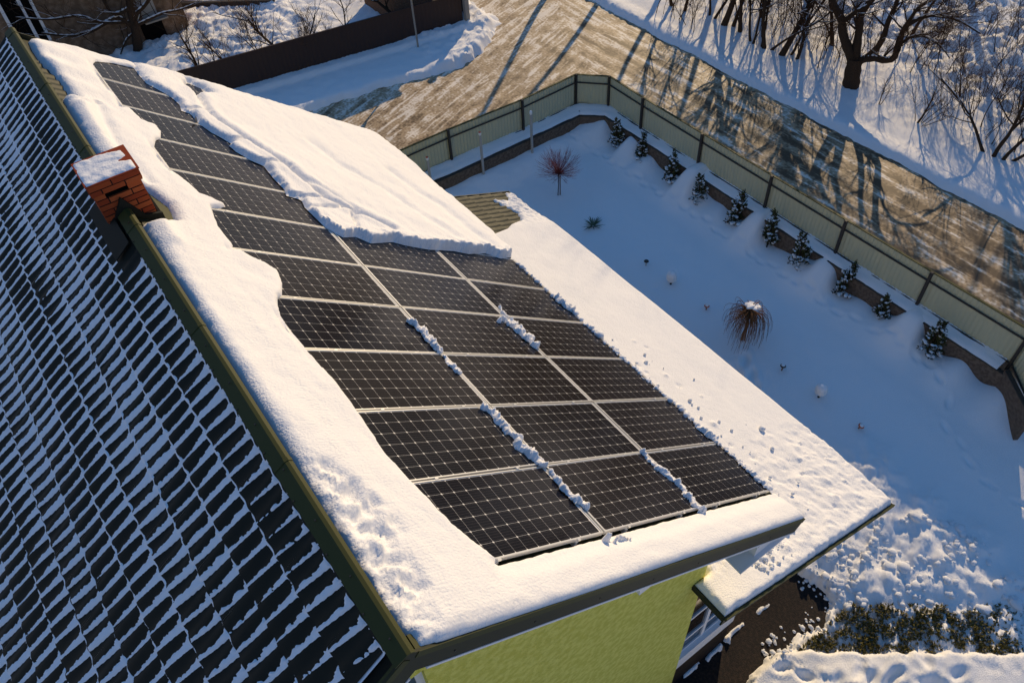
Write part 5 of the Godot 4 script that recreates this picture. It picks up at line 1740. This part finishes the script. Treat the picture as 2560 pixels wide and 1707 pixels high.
	tree("bare_shrub", "thicket of thin stems at the top left of the field", "shrub", Vector3(17.06, -8.50, 22.55), "shrubs in the snowy field", whips(14, 1.2, 1.7, 14), 14, 1)
	tree("bare_shrub", "tall tangle of twigs at the far right edge of the picture", "shrub", Vector3(5.96, -8.45, 24.50), "shrubs in the snowy field", whips(16, 1.2, 2.0, 15), 15, 2)
	var extra := ["brown brush between the thick double trunk and the top edge", "fine brown brush left of the old spreading tree's crown", "low brush in the lumpy snow behind the old spreading tree", "fine whips right beside the three-stemmed tree", "thin brush along the bank left of the thick double trunk", "wispy brush far back at the top right", "fine brush behind the thin bushy shrub", "sparse brush among the tussocks at the right edge"]
	var ep := [Vector3(16.08, -8.45, 24.11), Vector3(11.61, -8.45, 22.75), Vector3(9.27, -8.41, 24.50), Vector3(13.55, -8.45, 22.26), Vector3(17.35, -8.50, 21.38), Vector3(8.30, -8.41, 27.22), Vector3(7.13, -8.41, 23.33), Vector3(4.79, -8.41, 22.94)]
	for k in 8:
		tree("bare_shrub", extra[k], "shrub", ep[k], "shrubs in the snowy field", whips(22, 1.1, 1.7, 50 + k), 60 + k, 2, 0.2, 0.7)
	var more := ["slim double-stemmed tree behind the three-stemmed tree", "slim leaning tree behind the thin forked tree", "slim straight tree far behind the old spreading tree's trunk", "slim crooked tree above the leaning stump", "slim tree between the thick double trunk and the thin forked tree"]
	var mq := [Vector3(13.9, -8.5, 23.6), Vector3(15.5, -8.5, 22.9), Vector3(10.9, -8.45, 25.6), Vector3(12.3, -8.5, 23.2), Vector3(15.3, -8.5, 21.6)]
	for k in 5:
		tree("bare_tree", more[k], "tree", mq[k], G, [[Vector3.ZERO, Vector3(-0.2 + 0.12 * k, 1, 0.15 - 0.06 * k), 3.2 + 0.2 * k, 0.05 + 0.006 * k], [Vector3(0.1, 0, 0.1), Vector3(0.35, 1, -0.1), 2.4, 0.03]], 80 + k, 3)
	# trees beyond the picture whose shadows reach the road
	var far := "trees beyond the field"
	var fl := ["tall tree beyond the top edge whose shadow crosses the road corner", "tall tree beyond the top edge, second shadow on the road", "tall tree beyond the top edge, shadow near the fence corner", "tall tree beyond the top edge, shadow behind the thick double trunk", "tall tree beyond the top edge behind the old spreading tree", "tall tree beyond the top edge, far right"]
	var fp := [Vector3(24.65, -8.60, 20.99), Vector3(23.68, -8.60, 23.91), Vector3(21.92, -8.60, 24.89), Vector3(19.69, -8.60, 25.67), Vector3(16.86, -8.60, 27.42), Vector3(11.61, -8.60, 30.14)]
	for k in 6:
		tree("bare_tree", fl[k], "tree", fp[k], far, [[Vector3.ZERO, Vector3(0.04, 1, 0.03), 7.0, 0.15]], 20 + k, 3, 0.3, 0.3, 0.76)

func whips(n: int, spread: float, tall: float, sd: int) -> Array:
	var g := RandomNumberGenerator.new()
	g.seed = 4000 + sd
	var out := []
	for k in n:
		out.append([Vector3(g.randf_range(-spread, spread), 0, g.randf_range(-spread, spread)), Vector3(g.randf_range(-0.3, 0.3), 1, g.randf_range(-0.3, 0.3)), tall * g.randf_range(0.5, 1.0), g.randf_range(0.007, 0.02)])
	return out


# ---------------------------------------------------------------- beyond the side road
func background() -> void:
	var G := "garden trees behind the brown fence"
	tree("garden_tree", "small branching fruit tree at the left end of the brown fence", "tree", Vector3(24.55, -8.50, 4.45), G, [[Vector3.ZERO, Vector3(0.15, 1, -0.05), 2.0, 0.06], [Vector3(0.1, 0, 0.2), Vector3(0.1, 1, 0.35), 1.7, 0.03]], 31, 3)
	tree("garden_tree", "thin young tree, second from the left behind the brown fence", "tree", Vector3(24.45, -8.50, 5.52), G, [[Vector3.ZERO, Vector3(0.2, 1, -0.1), 2.0, 0.035]], 32, 2)
	tree("garden_tree", "pair of leaning saplings, third from the left behind the brown fence", "tree", Vector3(24.36, -8.50, 6.59), G, [[Vector3.ZERO, Vector3(0.25, 1, -0.3), 1.9, 0.025], [Vector3(0.1, 0, 0.1), Vector3(0.3, 1, -0.1), 1.7, 0.02]], 33, 2)
	tree("garden_tree", "wide-spreading snowy tree in the middle behind the brown fence", "tree", Vector3(24.26, -8.50, 7.66), G, [[Vector3.ZERO, Vector3(0.3, 1, -0.35), 2.2, 0.07], [Vector3(0, 0, 0.1), Vector3(0.2, 1, 0.8), 1.9, 0.045]], 34, 3)
	tree("garden_tree", "slim pale forked tree on the shaded snow behind the brown fence", "tree", Vector3(24.16, -8.50, 9.80), G, [[Vector3.ZERO, Vector3(0.1, 1, -0.02), 1.9, 0.04]], 35, 2)
	tree("garden_tree", "dark leaning trunk behind the road sign and the brown fence", "tree", Vector3(23.77, -8.50, 12.23), G, [[Vector3.ZERO, Vector3(0.4, 1, -0.6), 2.2, 0.08], [Vector3(0.3, 0, 0.1), Vector3(0.3, 1, 0.1), 1.9, 0.04]], 36, 3)
	tree("garden_shrub", "snow-loaded shrub between the trees behind the brown fence", "shrub", Vector3(24.84, -8.50, 8.54), "shrubs behind the brown fence", whips(16, 0.7, 1.2, 37), 37, 2)
	tree("garden_shrub", "snowy thicket farther back in the garden behind the brown fence", "shrub", Vector3(26.69, -8.50, 6.78), "shrubs behind the brown fence", whips(16, 1.2, 1.3, 38), 38, 2)
	var B := Vector3(28.83, -8.60, 3.13)
	drawn_tree("big bare tree with snow on its long limbs, before the brown house", B, [
		[[Vector3(28.83, -8.89, 3.08), Vector3(28.83, -8.65, 3.12), Vector3(28.80, -8.04, 3.33), Vector3(28.79, -7.41, 3.49), Vector3(28.78, -6.91, 3.58), Vector3(28.77, -6.36, 3.69), Vector3(28.74, -5.10, 3.86)], 0.2, 0.1, 6],
		[[Vector3(28.80, -7.31, 3.43), Vector3(28.83, -6.88, 3.15), Vector3(28.87, -6.88, 2.83), Vector3(28.88, -7.00, 2.26), Vector3(28.83, -7.03, 1.85), Vector3(28.79, -6.92, 1.25), Vector3(28.74, -6.53, 0.50)], 0.09, 0.03, 9],
		[[Vector3(28.80, -7.52, 3.44), Vector3(28.81, -7.70, 3.04), Vector3(28.83, -8.13, 2.64)], 0.06, 0.02, 3],
		[[Vector3(28.77, -6.63, 3.64), Vector3(28.79, -6.69, 3.02), Vector3(28.74, -6.21, 2.87), Vector3(28.74, -5.58, 2.83)], 0.08, 0.03, 5],
		[[Vector3(28.78, -7.30, 3.59), Vector3(28.71, -7.20, 4.11), Vector3(28.63, -7.11, 4.65), Vector3(28.54, -7.14, 5.27), Vector3(28.44, -7.04, 6.00)], 0.07, 0.02, 9],
		[[Vector3(28.80, -7.13, 3.44), Vector3(28.81, -6.83, 2.47), Vector3(28.79, -6.38, 1.87), Vector3(28.74, -6.18, 0.92), Vector3(28.69, -5.77, -0.03)], 0.07, 0.02, 9],
		[[Vector3(28.77, -6.93, 3.63), Vector3(28.70, -6.66, 4.17), Vector3(28.64, -6.17, 4.74), Vector3(28.54, -5.58, 5.13)], 0.08, 0.03, 7],
	], 40, "", 1.5, 2)
	# the brown neighbouring house
	var nh := thing("brown_house", "plain brown plastered house behind the big bare tree at the top left", "house")
	part("front_wall", cube_mesh(Vector3(29.22, -8.99, -8.79), Vector3(29.52, -4.32, 5.52)), M.plaster, nh)
	part("side_wall", cube_mesh(Vector3(29.52, -8.99, 5.23), Vector3(36.91, -4.32, 5.52)), M.plaster, nh)
	part("roof", cube_mesh(Vector3(28.83, -4.32, -9.18), Vector3(37.30, -4.12, 5.91)), M.rail, nh)
	for w in [[-0.3, 0.32], [0.32, 0.72]]:
		var win := part("window", cube_mesh(Vector3(29.17, -7.04, w[0] + 0.05), Vector3(29.215, -5.1, w[1] - 0.05)), M.dark, nh)
		part("frame", cube_mesh(Vector3(29.15, -7.04, w[0] - 0.06), Vector3(29.216, -5.1, w[0] + 0.05)), M.white, win)
	part("frame", cube_mesh(Vector3(29.16, -7.04, 0.62), Vector3(29.22, -5.10, 0.72)), M.white, nh)
	part("door_canopy", cube_mesh(Vector3(28.74, -7.38, 3.91), Vector3(29.22, -7.32, 4.79)), M.stone, nh)
	part("doorway", cube_mesh(Vector3(29.19, -8.60, 3.77), Vector3(29.22, -7.48, 4.59)), M.dark, nh)
	part("door_panel", cube_mesh(Vector3(29.18, -7.32, 3.96), Vector3(29.22, -6.26, 4.54)), M.post, nh)
	# low wall in the garden
	var q := Buf.new()
	q.box(Vector3(30.10, -8.36, 7.37), Vector3(1.3, 0, -1.65), Vector3(0, 0.35, 0), Vector3(0.06, 0, 0.05))
	var gw := thing("garden_wall", "low dark wall running back through the neighbouring garden", "wall")
	part("wall_body", q.mesh(), M.rail, gw)
	q = Buf.new()
	rng.seed = 8
	for k in 9:
		q.ball(Vector3(31.46 + rng.randf_range(-0.4, 0.5), -8.12 + rng.randf_range(-0.2, 0.15), 6.68 + rng.randf_range(-0.4, 0.4)), Vector3(0.38, 0.28, 0.38), 7, 10, 0.08, rng)
	tag(top("snow_mound", q.mesh(), M.snow), "rounded snow-covered mound beside the brown house", "snow")
	# weathered shed behind the fence end
	var sh := thing("plank_shed", "weathered plank shed behind the end of the dark brown fence", "shed")
	for k in 16:
		var z := 11.85 + 0.165 * k
		part("plank", cube_mesh(Vector3(23.78 + 0.006 * (k % 2), -8.8, z + 0.004), Vector3(23.82 + 0.006 * (k % 2), -5.95, z + 0.161)), M.plank, sh)
	for k in 16:
		var x := 23.84 + 0.165 * k
		part("plank", cube_mesh(Vector3(x + 0.004, -8.8, 14.47 + 0.006 * (k % 2)), Vector3(x + 0.161, -5.95, 14.51 + 0.006 * (k % 2))), M.plank, sh)
	part("core", cube_mesh(Vector3(23.83, -8.79, 11.84), Vector3(26.40, -5.97, 14.46)), M.plank, sh)
	part("roof", cube_mesh(Vector3(23.63, -5.97, 11.65), Vector3(26.60, -5.87, 14.67)), M.rail, sh)
	# the yield sign
	var sg := thing("road_sign", "triangular red and white road sign on a thin grey pole", "road sign", Vector3(22.14, -8.65, 11.74))
	q = Buf.new()
	q.tube(PackedVector3Array([Vector3(0, -0.2, 0), Vector3(0, 2.75, 0)]), PackedFloat32Array([0.035, 0.035]), 10)
	part("pole", q.mesh(), M.stone, sg)
	q = Buf.new()
	var face := Vector3(-0.95, 0, -0.3).normalized()
	var right := face.cross(Vector3.UP).normalized()
	q.prism(face * 0.045, right, Vector3.UP, face * 0.012, PackedVector2Array([Vector2(0, 2.08), Vector2(0.4, 2.76), Vector2(-0.4, 2.76)]))
	part("red_border", q.mesh(), M.red, sg)
	q = Buf.new()
	q.prism(face * 0.058, right, Vector3.UP, face * 0.004, PackedVector2Array([Vector2(0, 2.24), Vector2(0.26, 2.68), Vector2(-0.26, 2.68)]))
	part("white_centre", q.mesh(), M.white, sg)
